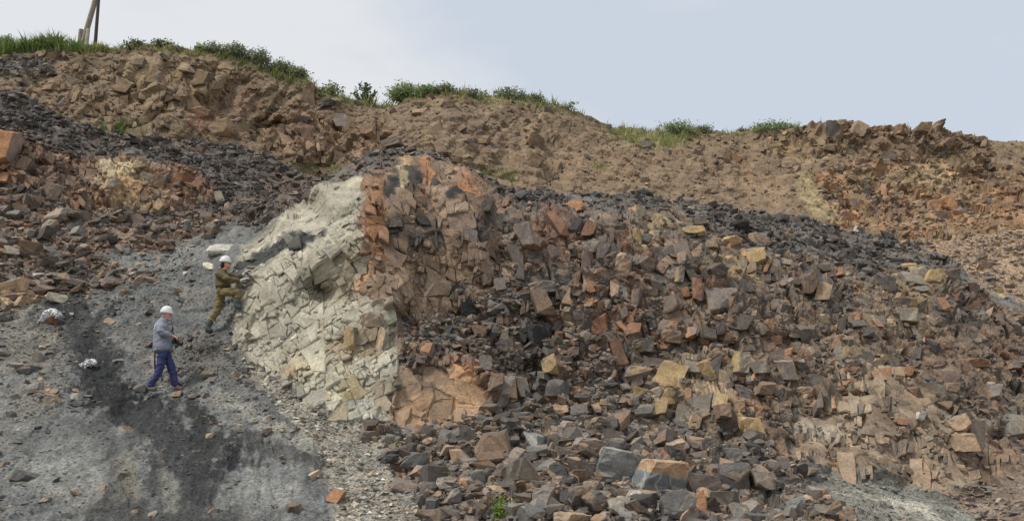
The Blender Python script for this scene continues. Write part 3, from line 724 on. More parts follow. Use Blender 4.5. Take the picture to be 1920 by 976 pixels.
def back_depth(U, V, r):
    yt, yb = np.interp(U, YT[:, 0], YT[:, 1]), np.interp(U, YB[:, 0], YB[:, 1])
    sag = 0.9 * fbm(U / 160.0, V / 260.0, 77, 3) * np.sin(np.pi * np.clip(r, 0, 1)) + 0.5 * fbm(U / 60.0, V / 120.0, 78, 3) * np.sin(np.pi * np.clip(r, 0, 1))
    gul = np.abs(fbm(U / 88.0 + V / 110.0, V / 200.0, 79, 4, 0.6)) * np.sin(np.pi * np.clip(r * 1.1, 0, 1)) ** 0.5
    return yb + (yt - 2.2 - yb) * (1 - r) ** 0.8 + sag * 1.5 - gul * 1.1 + 0.3


usb = np.arange(-390, 2300, 2.5)
btop = np.interp(usb, RIDGE[:, 0], RIDGE[:, 1]) + 2.2 * fbm(usb / 26.0, usb * 0, 91, 4)
bbot = np.interp(usb, CREST[:, 0], CREST[:, 1]) + 45
BBUMP = [(520, 240, 26, 10, 0.7), (640, 240, 20, 8, 0.5), (710, 255, 14, 50, 0.8), (170, 155, 20, 8, 0.5), (235, 160, 14, 30, 0.5), (400, 140, 10, 14, 0.5), (1030, 320, 12, 26, 0.7), (1390, 330, 18, 50, 0.9),
         (1325, 320, 16, 40, 0.4), (1540, 340, 14, 40, -0.6), (1600, 250, 14, 30, 0.6), (1760, 290, 40, 14, 0.5), (1850, 330, 20, 20, 0.6), (1905, 400, 24, 16, 0.6), (290, 150, 50, 34, -0.5), (380, 160, 30, 34, -0.4), (870, 250, 60, 10, 0.4)]
BCR = [([(290, 140), (292, 175), (288, 200)], 3, 0.35), ([(320, 160), (322, 185)], 2.5, 0.3), ([(358, 125), (357, 150), (362, 170)], 3, 0.4), ([(335, 145), (380, 135)], 2.5, 0.3), ([(135, 150), (138, 190)], 3, 0.4), ([(395, 150), (400, 180)], 2.5, 0.3),
       ([(630, 240), (660, 236), (680, 246)], 4, 0.5), ([(495, 250), (520, 234), (545, 228)], 4, 0.5), ([(1750, 375), (1752, 398)], 2.5, 0.3), ([(1735, 400), (1790, 402)], 2.5, 0.3), ([(1600, 370), (1618, 410)], 3, 0.3)]
back = Sheet().build(usb, btop, bbot, 150, back_depth, BZONES, BPAINT, BBUMP, BCR, 1700)


# ---- meshes of the two sheets
def grid_quads(nr, nc):
    a = np.arange(nr * nc).reshape(nr, nc)
    return np.stack([a[:-1, :-1], a[1:, :-1], a[1:, 1:], a[:-1, 1:]], -1)


def extend_back(sh, offsets):
    """rows behind the top edge: list of (dy, dz)"""
    top, rows = sh.P[0], []
    for k, (dy, dz) in enumerate(offsets):
        q = top.copy(); q[:, 1] += dy
        q[:, 2] += dz + 0.12 * fbm(q[:, 0] * 0.8, np.full(len(q), dy), 733 + k)
        rows.append(q)
    E = np.stack(rows[::-1])
    return E


def split_zone(sh, zones, group_of, extra_rows, names, parent_label):
    E = extend_back(sh, extra_rows)
    P = np.concatenate([E, sh.P]); ne = len(E)
    col = np.concatenate([np.repeat(sh.col[:1], ne, 0), sh.col]); grav = np.concatenate([np.repeat(sh.grav[:1], ne, 0), sh.grav])
    zid = np.argmax(sh.W, 0); zid = np.concatenate([np.repeat(zid[:1], ne, 0), zid])
    gid = np.array([names.index(group_of[z[0]]) for z in zones])[zid]
    Q = grid_quads(*P.shape[:2])
    qg = gid[:-1, :-1]
    Pf, cf, gf = P.reshape(-1, 3), col.reshape(-1, 3), grav.ravel()
    out = {}
    for k, nm in enumerate(names):
        q = Q[qg == k]
        if not len(q): continue
        ids, inv = np.unique(q.ravel(), return_inverse=True)
        me = big_mesh(nm, Pf[ids], inv.reshape(-1, 4), M_TERR, point_col=cf[ids], extra={'grav': gf[ids]})
        o = link(nm, me)
        o['kind'] = 'structure'
        out[nm] = o
    return out


GROUP_OF = dict(slope='gravel_slope', fines='gravel_slope', ltalus='talus_slope', lrubble='talus_slope', lwall='rock_ledge', blocks='rock_outcrop', crest='rock_outcrop', ledge='rock_outcrop', brown='rock_outcrop',
                pale='rock_outcrop', wallbase='rock_outcrop', slab='rock_outcrop', heap='rubble_bed', shale='shale_slope', brscree='shale_slope', rscree='scree_slope')
SET = split_zone(front, ZONES, GROUP_OF, [(0.25, 0.02), (0.7, -0.05), (1.5, -0.5), (3.0, -1.6)],
                 ['gravel_slope', 'talus_slope', 'rock_ledge', 'rock_outcrop', 'rubble_bed', 'shale_slope', 'scree_slope'], '')
SET.update(split_zone(back, BZONES, {z[0]: 'quarry_wall' for z in BZONES}, [(0.3, 0.05), (1.0, 0.05), (3, -0.1), (8, -0.6), (20, -2), (60, -6)], ['quarry_wall'], ''))
LABELS = dict(gravel_slope='grey gravelly slope with coal black streaks where the two men stand', talus_slope='dark rubble slope rising behind the men to the upper left',
              rock_ledge='low orange and tan rock step in the dark rubble upper left', rock_outcrop='big fractured outcrop with a pale flaky left face and brown blocky front',
              rubble_bed='bed under the heap of loose boulders below the outcrop', shale_slope='grey shale slope with pale streaks at the foot of the right wall',
              scree_slope='light brown scree running down behind the outcrop on the right', quarry_wall='long brown quarry wall with grass on its rim')
for k_n, o in SET.items():
    o['label'] = LABELS[k_n]
# the floor of the pit and the land around, out to the horizon
gv, gq = [], []
gx = np.concatenate([[-4000, -1500, -500, -150], np.linspace(-60, 60, 41), [150, 500, 1500, 4000]])
gy = np.concatenate([[-4000, -1500, -500, -100, -40], np.linspace(-20, 16, 19), [60, 150, 500, 1500, 4000]])
GX, GY = np.meshgrid(gx, gy)
GZ = -0.12 + 0.06 * fbm(GX * 0.4, GY * 0.4, 55)
gm = big_mesh('ground', np.stack([GX, GY, GZ], -1).reshape(-1, 3), grid_quads(*GX.shape).reshape(-1, 4), M_TERR, point_col=np.tile(rock((100, 96, 94)), (GX.size, 1)), extra={'grav': np.ones(GX.size)})
go = link('ground', gm); go['kind'] = 'structure'; go['label'] = 'grey gravel floor of the quarry in front of the slope'


# ------------------------------------------------------------------ stones
def stone_template(seed, cuts=6, flat=False, big=False, jit=0.42):
    r = random.Random(seed)
    shx, shy = r.uniform(-.45, .45), r.uniform(-.45, .45)
    bm = bmesh.new()
    for sx in (-1, 1):
        for sy in (-1, 1):
            for sz in (-1, 1):
                x, y, z = sx * r.uniform(jit, 1), sy * r.uniform(jit, 1), sz * r.uniform(jit, 1)
                bm.verts.new((x + shx * z, y + shy * z, z))
    bmesh.ops.convex_hull(bm, input=bm.verts[:])
    bmesh.ops.dissolve_limit(bm, angle_limit=R(14), verts=bm.verts[:], edges=bm.edges[:])
    for _ in range(cuts):
        nrm = Vector((r.gauss(0, 1), r.gauss(0, 1), r.gauss(0, 1) * (0.6 if flat else 1))).normalized()
        sup = max(v.co.dot(nrm) for v in bm.verts)
        co = nrm * sup * r.uniform(.58, .88)
        res = bmesh.ops.bisect_plane(bm, geom=bm.verts[:] + bm.edges[:] + bm.faces[:], plane_co=co, plane_no=nrm, clear_outer=True)
        ed = [e for e in res['geom_cut'] if isinstance(e, bmesh.types.BMEdge)]
        if ed:
            try: bmesh.ops.contextual_create(bm, geom=ed)
            except Exception: bmesh.ops.holes_fill(bm, edges=bm.edges[:])
    bmesh.ops.holes_fill(bm, edges=bm.edges[:], sides=0)
    lo = Vector([min(v.co[i] for v in bm.verts) for i in range(3)]); hi = Vector([max(v.co[i] for v in bm.verts) for i in range(3)])
    for v in bm.verts:
        v.co = Vector([(v.co[i] - lo[i]) / (hi[i] - lo[i]) * 2 - 1 for i in range(3)])
    bmesh.ops.recalc_face_normals(bm, faces=bm.faces[:])
    lay = bm.faces.layers.float.new('tint')
    for f in bm.faces:
        f[lay] = r.random()
    if big:
        # break edges and faces of large boulders
        bmesh.ops.bevel(bm, geom=bm.edges[:], offset=0.035, segments=1, affect='EDGES', profile=0.5)
        bmesh.ops.triangulate(bm, faces=bm.faces[:])
        bmesh.ops.subdivide_edges(bm, edges=[e for e in bm.edges if e.calc_length() > 0.4], cuts=2, use_grid_fill=True)
        bmesh.ops.triangulate(bm, faces=bm.faces[:])
        from mathutils import noise as mn
        bm.normal_update()
        off = Vector((seed * 3.1, seed * 1.7, seed))
        for v in bm.verts:
            v.co += v.normal * 0.055 * mn.cell(v.co * 3.2 + off) + v.normal * 0.05 * mn.noise(v.co * 2.5 + off)
    else:
        bmesh.ops.triangulate(bm, faces=bm.faces[:])
    me = bpy.data.meshes.new('stone')
    bm.to_mesh(me); bm.free()
    me.materials.append(M_BLOCK)
    V = np.array([v.co[:] for v in me.vertices]); F = np.array([p.vertices[:] for p in me.polygons])
    T = np.array([d.value for d in me.attributes['tint'].data])
    return me, V, F, T


SMALL = [stone_template(100 + i, cuts=3 + i % 4, flat=i % 2 == 0) for i in range(30)]
TINY = [stone_template(900 + i, cuts=0, jit=0.3) for i in range(14)]
LARGE = [stone_template(300 + i, cuts=6 + i % 3, big=True) for i in range(16)]
BOXY = [stone_template(500 + i, cuts=3 + i % 3, jit=0.58) for i in range(24)]
BOXYL = [stone_template(700 + i, cuts=4 + i % 3, big=True, jit=0.6) for i in range(14)]


def rot_from(n, spin):
    n = n / np.linalg.norm(n, axis=-1, keepdims=True)
    a = np.stack([np.cos(spin), np.sin(spin), np.zeros_like(spin)], -1)
    a = a - n * (a * n).sum(-1, keepdims=True)
    a /= np.linalg.norm(a, axis=-1, keepdims=True) + 1e-9
    b = np.cross(n, a)
    return np.stack([a, b, n], -1)        # columns


def ball(n):
    d = rng.normal(size=(n, 3))
    return d / np.linalg.norm(d, axis=1, keepdims=True)


def px2m(P):
    return ((P - CAM) * FWD).sum(-1) / F_PX


class Stones:
    def __init__(self):
        self.c, self.R, self.s, self.col, self.tpl, self.px, self.uv = [], [], [], [], [], [], []

    def add(self, c, Rm, s, col, tpl, px, uv):
        self.c.append(c); self.R.append(Rm); self.s.append(s); self.col.append(col); self.tpl.append(tpl); self.px.append(px); self.uv.append(uv)

    def done(self):
        for k in ('c', 'R', 's', 'col', 'tpl', 'px', 'uv'):
            setattr(self, k, np.concatenate(getattr(self, k)))
        return self


SLABBED = ('pale', 'brown', 'wallbase', 'blocks', 'lwall', 'joints', 'pinkface', 'topright')
BARE = [(120, 600), (230, 590), (330, 560), (440, 420), (480, 430), (400, 600), (250, 640), (300, 720), (430, 770), (560, 830), (640, 1020), (60, 1020), (60, 830), (150, 760)]


def scatter(out, sh, zones, zname, n, smin, smax, power, flat, pal, mode, sink, umin, umax, vmin, vmax, colmix=0.5, tplset=0):
    k = [z[0] for z in zones].index(zname)
    u = rng.uniform(umin, umax, n); v = rng.uniform(vmin, vmax, n)
    tp, bt = np.interp(u, sh.us, sh.top), np.interp(u, sh.us, sh.bot)
    ok = (v > tp) & (v < bt)
    j, i = sh.idx(u, v)
    ok &= rng.random(n) < sh.W[k][j, i] ** 1.5
    # clumps: stones gather in drifts
    P0 = sh.P[j, i]
    bare = np.where(poly_sd(u, v, BARE) > 0, 0.22 if smin > 3 else 0.75, 1.0) if zname in ('slope', 'fines') else 1.0
    ok &= rng.random(n) < bare
    dens = 0.5 + 1.1 * fbm(P0[:, 0] * 0.9, P0[:, 2] * 0.9, 811, 3)
    ok &= rng.random(n) < np.clip(dens + 0.35, 0.12, 1)
    u, v, j, i, P0 = u[ok], v[ok], j[ok], i[ok], P0[ok]
    n = len(u)
    px = smin * (1 - rng.random(n) * (1 - (smin / smax) ** power)) ** (-1 / power)
    m = px * px2m(P0) / 2
    N = sh.N[j, i]
    asp = rng.uniform(0.65, 1.0, (n, 2))
    s = np.stack([m * 1.12, m * asp[:, 0], m * np.clip(rng.normal(flat, 0.16, n), 0.14, 1.0)], -1)
    if mode == 'loose':
        ax = N * 0.35 + np.array([0, 0, 0.75]) + ball(n) * rng.uniform(0.1, 0.75, (n, 1))
        Rm = rot_from(ax, rng.uniform(0, 6.28, n))
    elif mode == 'flake':
        ax = N + ball(n) * 0.22
        Rm = rot_from(ax, rng.normal(0.6, 0.5, n))
    else:                                   # jointed: in line with the rock's joints
        ax = np.array([0.12, -0.25, 1.0]) + ball(n) * 0.22
        Rm = rot_from(ax, rng.normal(0.25, 0.35, n) + math.pi / 2 * rng.integers(0, 2, n))
        s[:, 1] = m * rng.uniform(0.6, 1.0, n)
    c = P0 + N * (s[:, 2:3] * (0.5 if mode != 'jointed' else 0.0) - sink * m[:, None] + (0.05 if zname in SLABBED else 0.0))
    pc = np.array([rock(PAL[x]) for x in pal])[rng.integers(0, len(pal), n)]
    col = (pc * (1 - colmix) + sh.col[j, i] * colmix) * rng.uniform(0.62, 1.28, (n, 1))
    if tplset == 0: tpl = rng.integers(0, len(SMALL), n)
    else: tpl = 100 + rng.integers(0, len(BOXY), n)
    tpl = np.where(px < 9, 200 + rng.integers(0, len(TINY), n), tpl)
    out.add(c, Rm, s, col, tpl, px, np.stack([u, v], -1))


loose, jointed, wallst = Stones(), Stones(), Stones()
Z = ZONES
# talus upper left, rubble left
scatter(loose, front, Z, 'ltalus', 9000, 6, 24, 2.2, .5, 'dddgugub', 'loose', .15, -165, 640, 150, 440)
scatter(loose, front, Z, 'lrubble', 7000, 6, 34, 1.9, .5, 'ddgurtbrgt', 'loose', .15, -165, 480, 335, 600)
scatter(loose, front, Z, 'lwall', 900, 6, 22, 1.8, .6, 'rbut', 'loose', .4, -165, 420, 255, 400, .6)
scatter(loose, front, Z, 'slope', 9000, 3.5, 14, 2.2, .4, 'gggdtg', 'loose', .25, -165, 720, 420, 1000, .5)
scatter(loose, front, Z, 'slope', 16000, 2.2, 5.5, 1.6, .45, 'gggdtsdg', 'loose', .25, -165, 720, 420, 1000, .65)
scatter(loose, front, Z, 'fines', 5000, 2.5, 6, 1.6, .4, 'cctgwtgg', 'loose', .2, 420, 820, 620, 1000, .45)
scatter(loose, front, Z, 'slope', 900, 8, 26, 2.4, .5, 'gtpbtcgd', 'loose', .25, -165, 720, 420, 1000, .2)
scatter(loose, front, Z, 'fines', 6500, 4, 17, 2.0, .35, 'cctgwtgg', 'loose', .1, 420, 820, 620, 1000, .25)
scatter(loose, front, Z, 'heap', 6800, 8, 46, 1.7, .6, 'uugbpbgpdgtp', 'loose', .1, 680, 1740, 680, 1010, .2)
scatter(loose, front, Z, 'heap', 9000, 3.5, 9, 1.5, .55, 'uugbpbgpdgtp', 'loose', .2, 680, 1740, 680, 1010, .3)
scatter(loose, front, Z, 'slab', 60, 8, 26, 1.5, .5, 'tpbg', 'loose', .1, 740, 920, 780, 815, .3)
scatter(loose, front, Z, 'crest', 8500, 7, 24, 2.0, .45, 'ddugkgdubbg', 'loose', .15, 590, 1800, 250, 530)
scatter(loose, front, Z, 'ledge', 3500, 7, 26, 1.9, .5, 'dgugbpr', 'loose', .15, 735, 1180, 555, 770)
scatter(loose, front, Z, 'wallbase', 260, 5, 18, 1.8, .5, 'ptbug', 'loose', .2, 1470, 1900, 690, 915, .4)
scatter(loose, front, Z, 'shale', 2600, 4, 14, 2.0, .3, 'gsggt', 'loose', .2, 1480, 2085, 870, 1000, .4)
scatter(loose, front, Z, 'brscree', 2500, 6, 26, 1.9, .35, 'bpubgtp', 'loose', .15, 1740, 2085, 870, 1000)
scatter(loose, front, Z, 'rscree', 3500, 5, 16, 2.1, .45, 'ttbpug', 'loose', .2, 1680, 2085, 390, 580, .5)
# jointed rock
scatter(jointed, front, Z, 'blocks', 2000, 8, 30, 1.9, .6, 'bbuupdgrtdub', 'jointed', .5, 900, 2085, 330, 910, .4, 1)
scatter(jointed, front, Z, 'blocks', 3600, 4, 13, 1.8, .45, 'dugbdp', 'loose', .1, 900, 2085, 330, 910, .4)
scatter(jointed, front, Z, 'brown', 60, 9, 26, 1.8, .6, 'bbpud', 'jointed', .75, 660, 960, 300, 610, .75, 1)
scatter(jointed, front, Z, 'wallbase', 50, 10, 30, 1.8, .8, 'ptbu', 'jointed', .8, 1470, 1900, 690, 915, .75, 1)
scatter(jointed, front, Z, 'pale', 350, 6, 20, 1.7, .13, 'ccgctc', 'flake', .32, 430, 745, 330, 790, .6)
# back wall
BZ = BZONES
scatter(wallst, back, BZ, 'earth', 8000, 3.5, 18, 1.9, .55, 'eefhhg', 'loose', .3, -165, 2085, 80, 470, .65)
scatter(wallst, back, BZ, 'earth', 700, 8, 24, 1.8, .7, 'eefh', 'jointed', .65, -165, 2085, 80, 470, .75, 1)
scatter(wallst, back, BZ, 'joints', 200, 6, 18, 1.8, .6, 'eff', 'jointed', .5, 200, 440, 90, 220, .7, 1)
scatter(wallst, back, BZ, 'pinkface', 350, 6, 30, 1.8, .6, 'ehp', 'jointed', .5, 470, 750, 190, 310, .7, 1)
scatter(wallst, back, BZ, 'leftband', 700, 6, 20, 1.8, .5, 'ddgub', 'loose', .2, -165, 130, 95, 160, .5)
scatter(wallst, back, BZ, 'orange', 4500, 5, 20, 1.9, .5, 'ffohe', 'loose', .3, 1530, 2085, 280, 520, .6)
scatter(wallst, back, BZ, 'orange', 900, 10, 34, 1.7, .7, 'foeh', 'jointed', .45, 1530, 2085, 280, 520, .7, 1)
scatter(wallst, back, BZ, 'topright', 900, 6, 22, 1.8, .6, 'hehf', 'jointed', .4, 1410, 1910, 225, 340, .65, 1)
loose.done(); jointed.done(); wallst.done()

# stones read one by one off the photograph: u, v, w, h, colour[, roll[, label]]
HEAP_B = [
    (690, 822, 32, 22, 'b'), (725, 826, 38, 34, 'g', 10, 'tan grey round sided slab at the left edge of the boulder heap'), (877, 825, 32, 32, 'd'), (926, 842, 52, 44, 'b', -10, 'big brown boulder with a pale upper face below the orange slab'), (782, 866, 50, 26, 's', -5, 'flat slate grey wedge beside the small green tuft in the heap'),
    (867, 895, 17, 19, 'o', 0, 'small orange cube shaped stone among grey boulders'), (892, 890, 36, 30, 'g'), (924, 884, 38, 32, 'd'), (954, 890, 36, 36, 'p'), (755, 911, 46, 24, 'p', 12, 'flat pinkish slab on the pale chips left of the heap'), (632, 934, 22, 24, 'o', 20, 'orange tan stone alone on the pale gravel chips'),
    (817, 957, 48, 38, 'b'), (804, 882, 34, 14, 'p'), (732, 866, 28, 20, 'd'), (917, 915, 34, 20, 'b'), (1007, 832, 52, 32, 's', 12, 'slate grey boulder with curved pale edge in the upper heap'), (1105, 839, 56, 28, 't', 4, 'long tan topped boulder lying in the middle of the heap'),
    (1160, 874, 70, 58, 's', 8, 'largest smooth grey boulder in the middle of the heap'), (1237, 898, 86, 62, 'o', 4, 'boulder with orange cap and blue grey veined front face'), (980, 890, 60, 52, 'g', -14, 'grey boulder with a rusty left side near the bottom green weed'), (1015, 932, 42, 36, 'p'),
    (1087, 930, 40, 38, 'b'), (1120, 936, 48, 38, 'b'), (1108, 907, 58, 30, 'p'), (1075, 966, 70, 24, 't', 0, 'flat tan slab cut by the bottom edge of the view'), (990, 962, 46, 36, 'g'), (1269, 961, 54, 42, 'g'), (1300, 954, 56, 52, 'o', -20, 'tilted boulder with orange and grey sides at the bottom of the heap'),
    (1209, 947, 40, 32, 'd'), (1311, 904, 68, 46, 'b', 0, 'wide dark brown boulder right of the orange capped one'), (1377, 897, 46, 52, 'u', 6, 'tall purple grey block standing in the right of the heap'), (1245, 855, 38, 28, 'r', 0, 'reddish flat stone just above the orange capped boulder'), (1262, 859, 34, 26, 'd'), (1374, 855, 28, 24, 'g'), (1364, 934, 52, 38, 'u'),
    (1386, 952, 34, 28, 'g'), (1421, 967, 42, 30, 'g'), (1094, 820, 34, 20, 's'), (1157, 834, 40, 32, 'u'), (1189, 934, 40, 20, 'c', 8, 'cream coloured wedge in front of the orange capped boulder'), (1150, 797, 24, 22, 'd'), (1467, 949, 26, 24, 's'), (1493, 949, 28, 30, 's'), (1565, 962, 42, 26, 'b', 0, 'brown boulder at the right end of the heap beside the shale'),
    (1518, 890, 34, 14, 'p'), (1450, 867, 28, 18, 'g'), (1543, 936, 24, 18, 'p'), (1330, 945, 36, 22, 'd'), (1430, 915, 40, 28, 'u'), (1050, 880, 38, 28, 'd'), (1060, 855, 36, 20, 'p'), (850, 925, 34, 24, 'g'), (880, 945, 40, 26, 'u'), (835, 905, 30, 18, 'g'), (1200, 845, 34, 22, 'u'), (1300, 860, 36, 24, 'b'),
    (1410, 880, 30, 20, 'd'), (1480, 905, 32, 20, 'u'), (930, 945, 26, 22, 'k'), (1160, 955, 44, 28, 'g'), (1040, 805, 30, 20, 'd'), (960, 810, 34, 18, 'u'), (1330, 835, 30, 20, 'd'), (1230, 815, 26, 18, 'u'), (990, 785, 26, 16, 'b'), (1085, 775, 30, 18, 'u'), (905, 790, 26, 16, 'g')]
LEFT_B = [
    (413, 469, 54, 30, 'c', -8, 'wide cream rock bedded in the slope right behind the climbing man'), (393, 503, 28, 17, 'c', 5, 'small cream rock at the back of the climbing man'), (104, 561, 44, 18, 'c', 4, 'flat cream rock above the larger white rag'), (30, 545, 52, 30, 't', -6, 'big crumbly tan rock by the left border above the rags'), (52, 572, 36, 20, 't', 10, 'tan rock just below the big crumbly one at left'), (14, 574, 32, 20, 'y', 0, 'ochre rock at the left border under the big crumbly one'),
    (52, 691, 36, 18, 'g', 8, 'flat grey brown slab lying on gravel below the left white rag'), (45, 897, 48, 22, 'g', 14, 'long grey brown slab alone on the pale gravel lower left'), (100, 757, 24, 26, 't', 0, 'tan crumbly stone on the left edge of the coal streak'), (144, 745, 16, 16, 'c'), (8, 668, 22, 14, 't'), (73, 672, 20, 20, 'y', 0, 'ochre upright stone just above the flat grey slab'),
    (22, 780, 28, 13, 'd', 0, 'dark flat stone near the left border on pale gravel'), (394, 814, 15, 12, 't', 0, 'small tan block on the slope below the black streaks'), (402, 957, 18, 13, 'p', 0, 'pinkish flat stone alone in the bottom coal patch'), (142, 925, 20, 12, 'o', 0, 'flat tan stone alone on grey gravel at lower left'), (264, 723, 22, 14, 'g', 0, 'grey stone beside the rear shoe of the man in blue trousers'),
    (500, 809, 26, 16, 'o', 0, 'brownish stone on the gravel below the pale face'), (605, 840, 14, 12, 'o', 0, 'small cube shaped stone on the pale chips below the pale face'), (103, 365, 22, 30, 'o', 10, 'upright tan boulder in the left rubble'), (110, 405, 42, 32, 't', -12, 'large tan boulder below the upright one'), (145, 407, 38, 18, 'o', 10), (97, 424, 30, 22, 't'), (87, 440, 30, 26, 'k', 0, 'black angular boulder among tan boulders in the left rubble'), (65, 440, 20, 18, 'd'),
    (60, 477, 46, 28, 'b', 0, 'wide dark brown boulder under the black one at left'), (227, 468, 24, 16, 't', 0, 'tan brown wedge alone on the grey slope behind the men'), (267, 520, 30, 18, 'o', 5, 'tan flat topped block on the slope behind the men'), (204, 513, 22, 20, 'r', 0, 'brownish pointed stone left of the tan flat topped block'), (338, 548, 20, 14, 't'), (122, 491, 26, 14, 'c'), (72, 510, 22, 12, 'c'),
    (405, 432, 14, 18, 'b', 0, 'small dark brown block above the pale patch behind the climber'), (412, 375, 16, 38, 'o', -25, 'leaning brownish slab in the dark rubble behind the climber'), (430, 386, 14, 18, 'o'), (30, 400, 26, 16, 'g'), (150, 440, 26, 16, 's'), (200, 440, 24, 12, 'g'), (230, 550, 20, 12, 'r'), (145, 545, 22, 12, 'r'), (110, 480, 18, 12, 's'), (280, 585, 22, 14, 'd', 0, 'dark stone up the slope behind the white helmet'), (345, 565, 24, 10, 'g'),
    (35, 690, 18, 12, 'b'), (10, 860, 16, 10, 'o'), (85, 935, 26, 10, 'o'), (125, 962, 22, 10, 'o'), (30, 745, 14, 12, 'r'), (360, 735, 18, 10, 'p'), (330, 735, 18, 12, 'p'), (385, 740, 12, 9, 'o'), (450, 800, 16, 12, 't'), (525, 860, 12, 8, 't'), (440, 702, 12, 10, 'y')]
CREST_B = [
    (737, 275, 40, 20, 'b', -18, 'tilted brown block on the very top of the outcrop'), (693, 285, 15, 12, 'g'), (1082, 392, 34, 28, 'o', 0, 'dark boulder with a bright orange front on the outcrop crest'), (1207, 358, 28, 16, 'd', 0, 'dark block standing on the crest against the brown wall'), (1295, 387, 26, 18, 'y', 0, 'olive tan stone on the dark crest rubble'),
    (1385, 430, 36, 26, 'k', 0, 'black angular boulder on the right of the crest rubble'), (1432, 448, 32, 26, 'b'), (1477, 448, 24, 13, 't'), (1562, 442, 28, 12, 'g'), (1663, 447, 26, 18, 'k', 0, 'black grey boulder at the right end of the crest'), (1612, 442, 14, 18, 'b'), (1697, 450, 18, 10, 'o'), (880, 582, 56, 32, 'k', 6, 'big black grey boulder resting on the ledge below the brown face'), (857, 592, 26, 12, 'o', 0, 'flat orange stone at the foot of the black ledge boulder'), (1007, 640, 38, 44, 'k', 0, 'blue black block standing at the right of the ledge'), (1195, 408, 34, 28, 'y', -15, 'ochre block with dark underside capping the yellow column'),
    (1070, 658, 44, 24, 'r'), (975, 600, 26, 20, 'd'), (840, 630, 26, 22, 'd'), (810, 612, 24, 18, 'u'), (950, 650, 34, 26, 'u'), (900, 625, 28, 22, 'b'), (1040, 620, 24, 18, 'd'), (585, 370, 22, 12, 'd'), (533, 372, 20, 16, 'b', -20, 'brown block on the dark rubble beside the top of the pale face')]
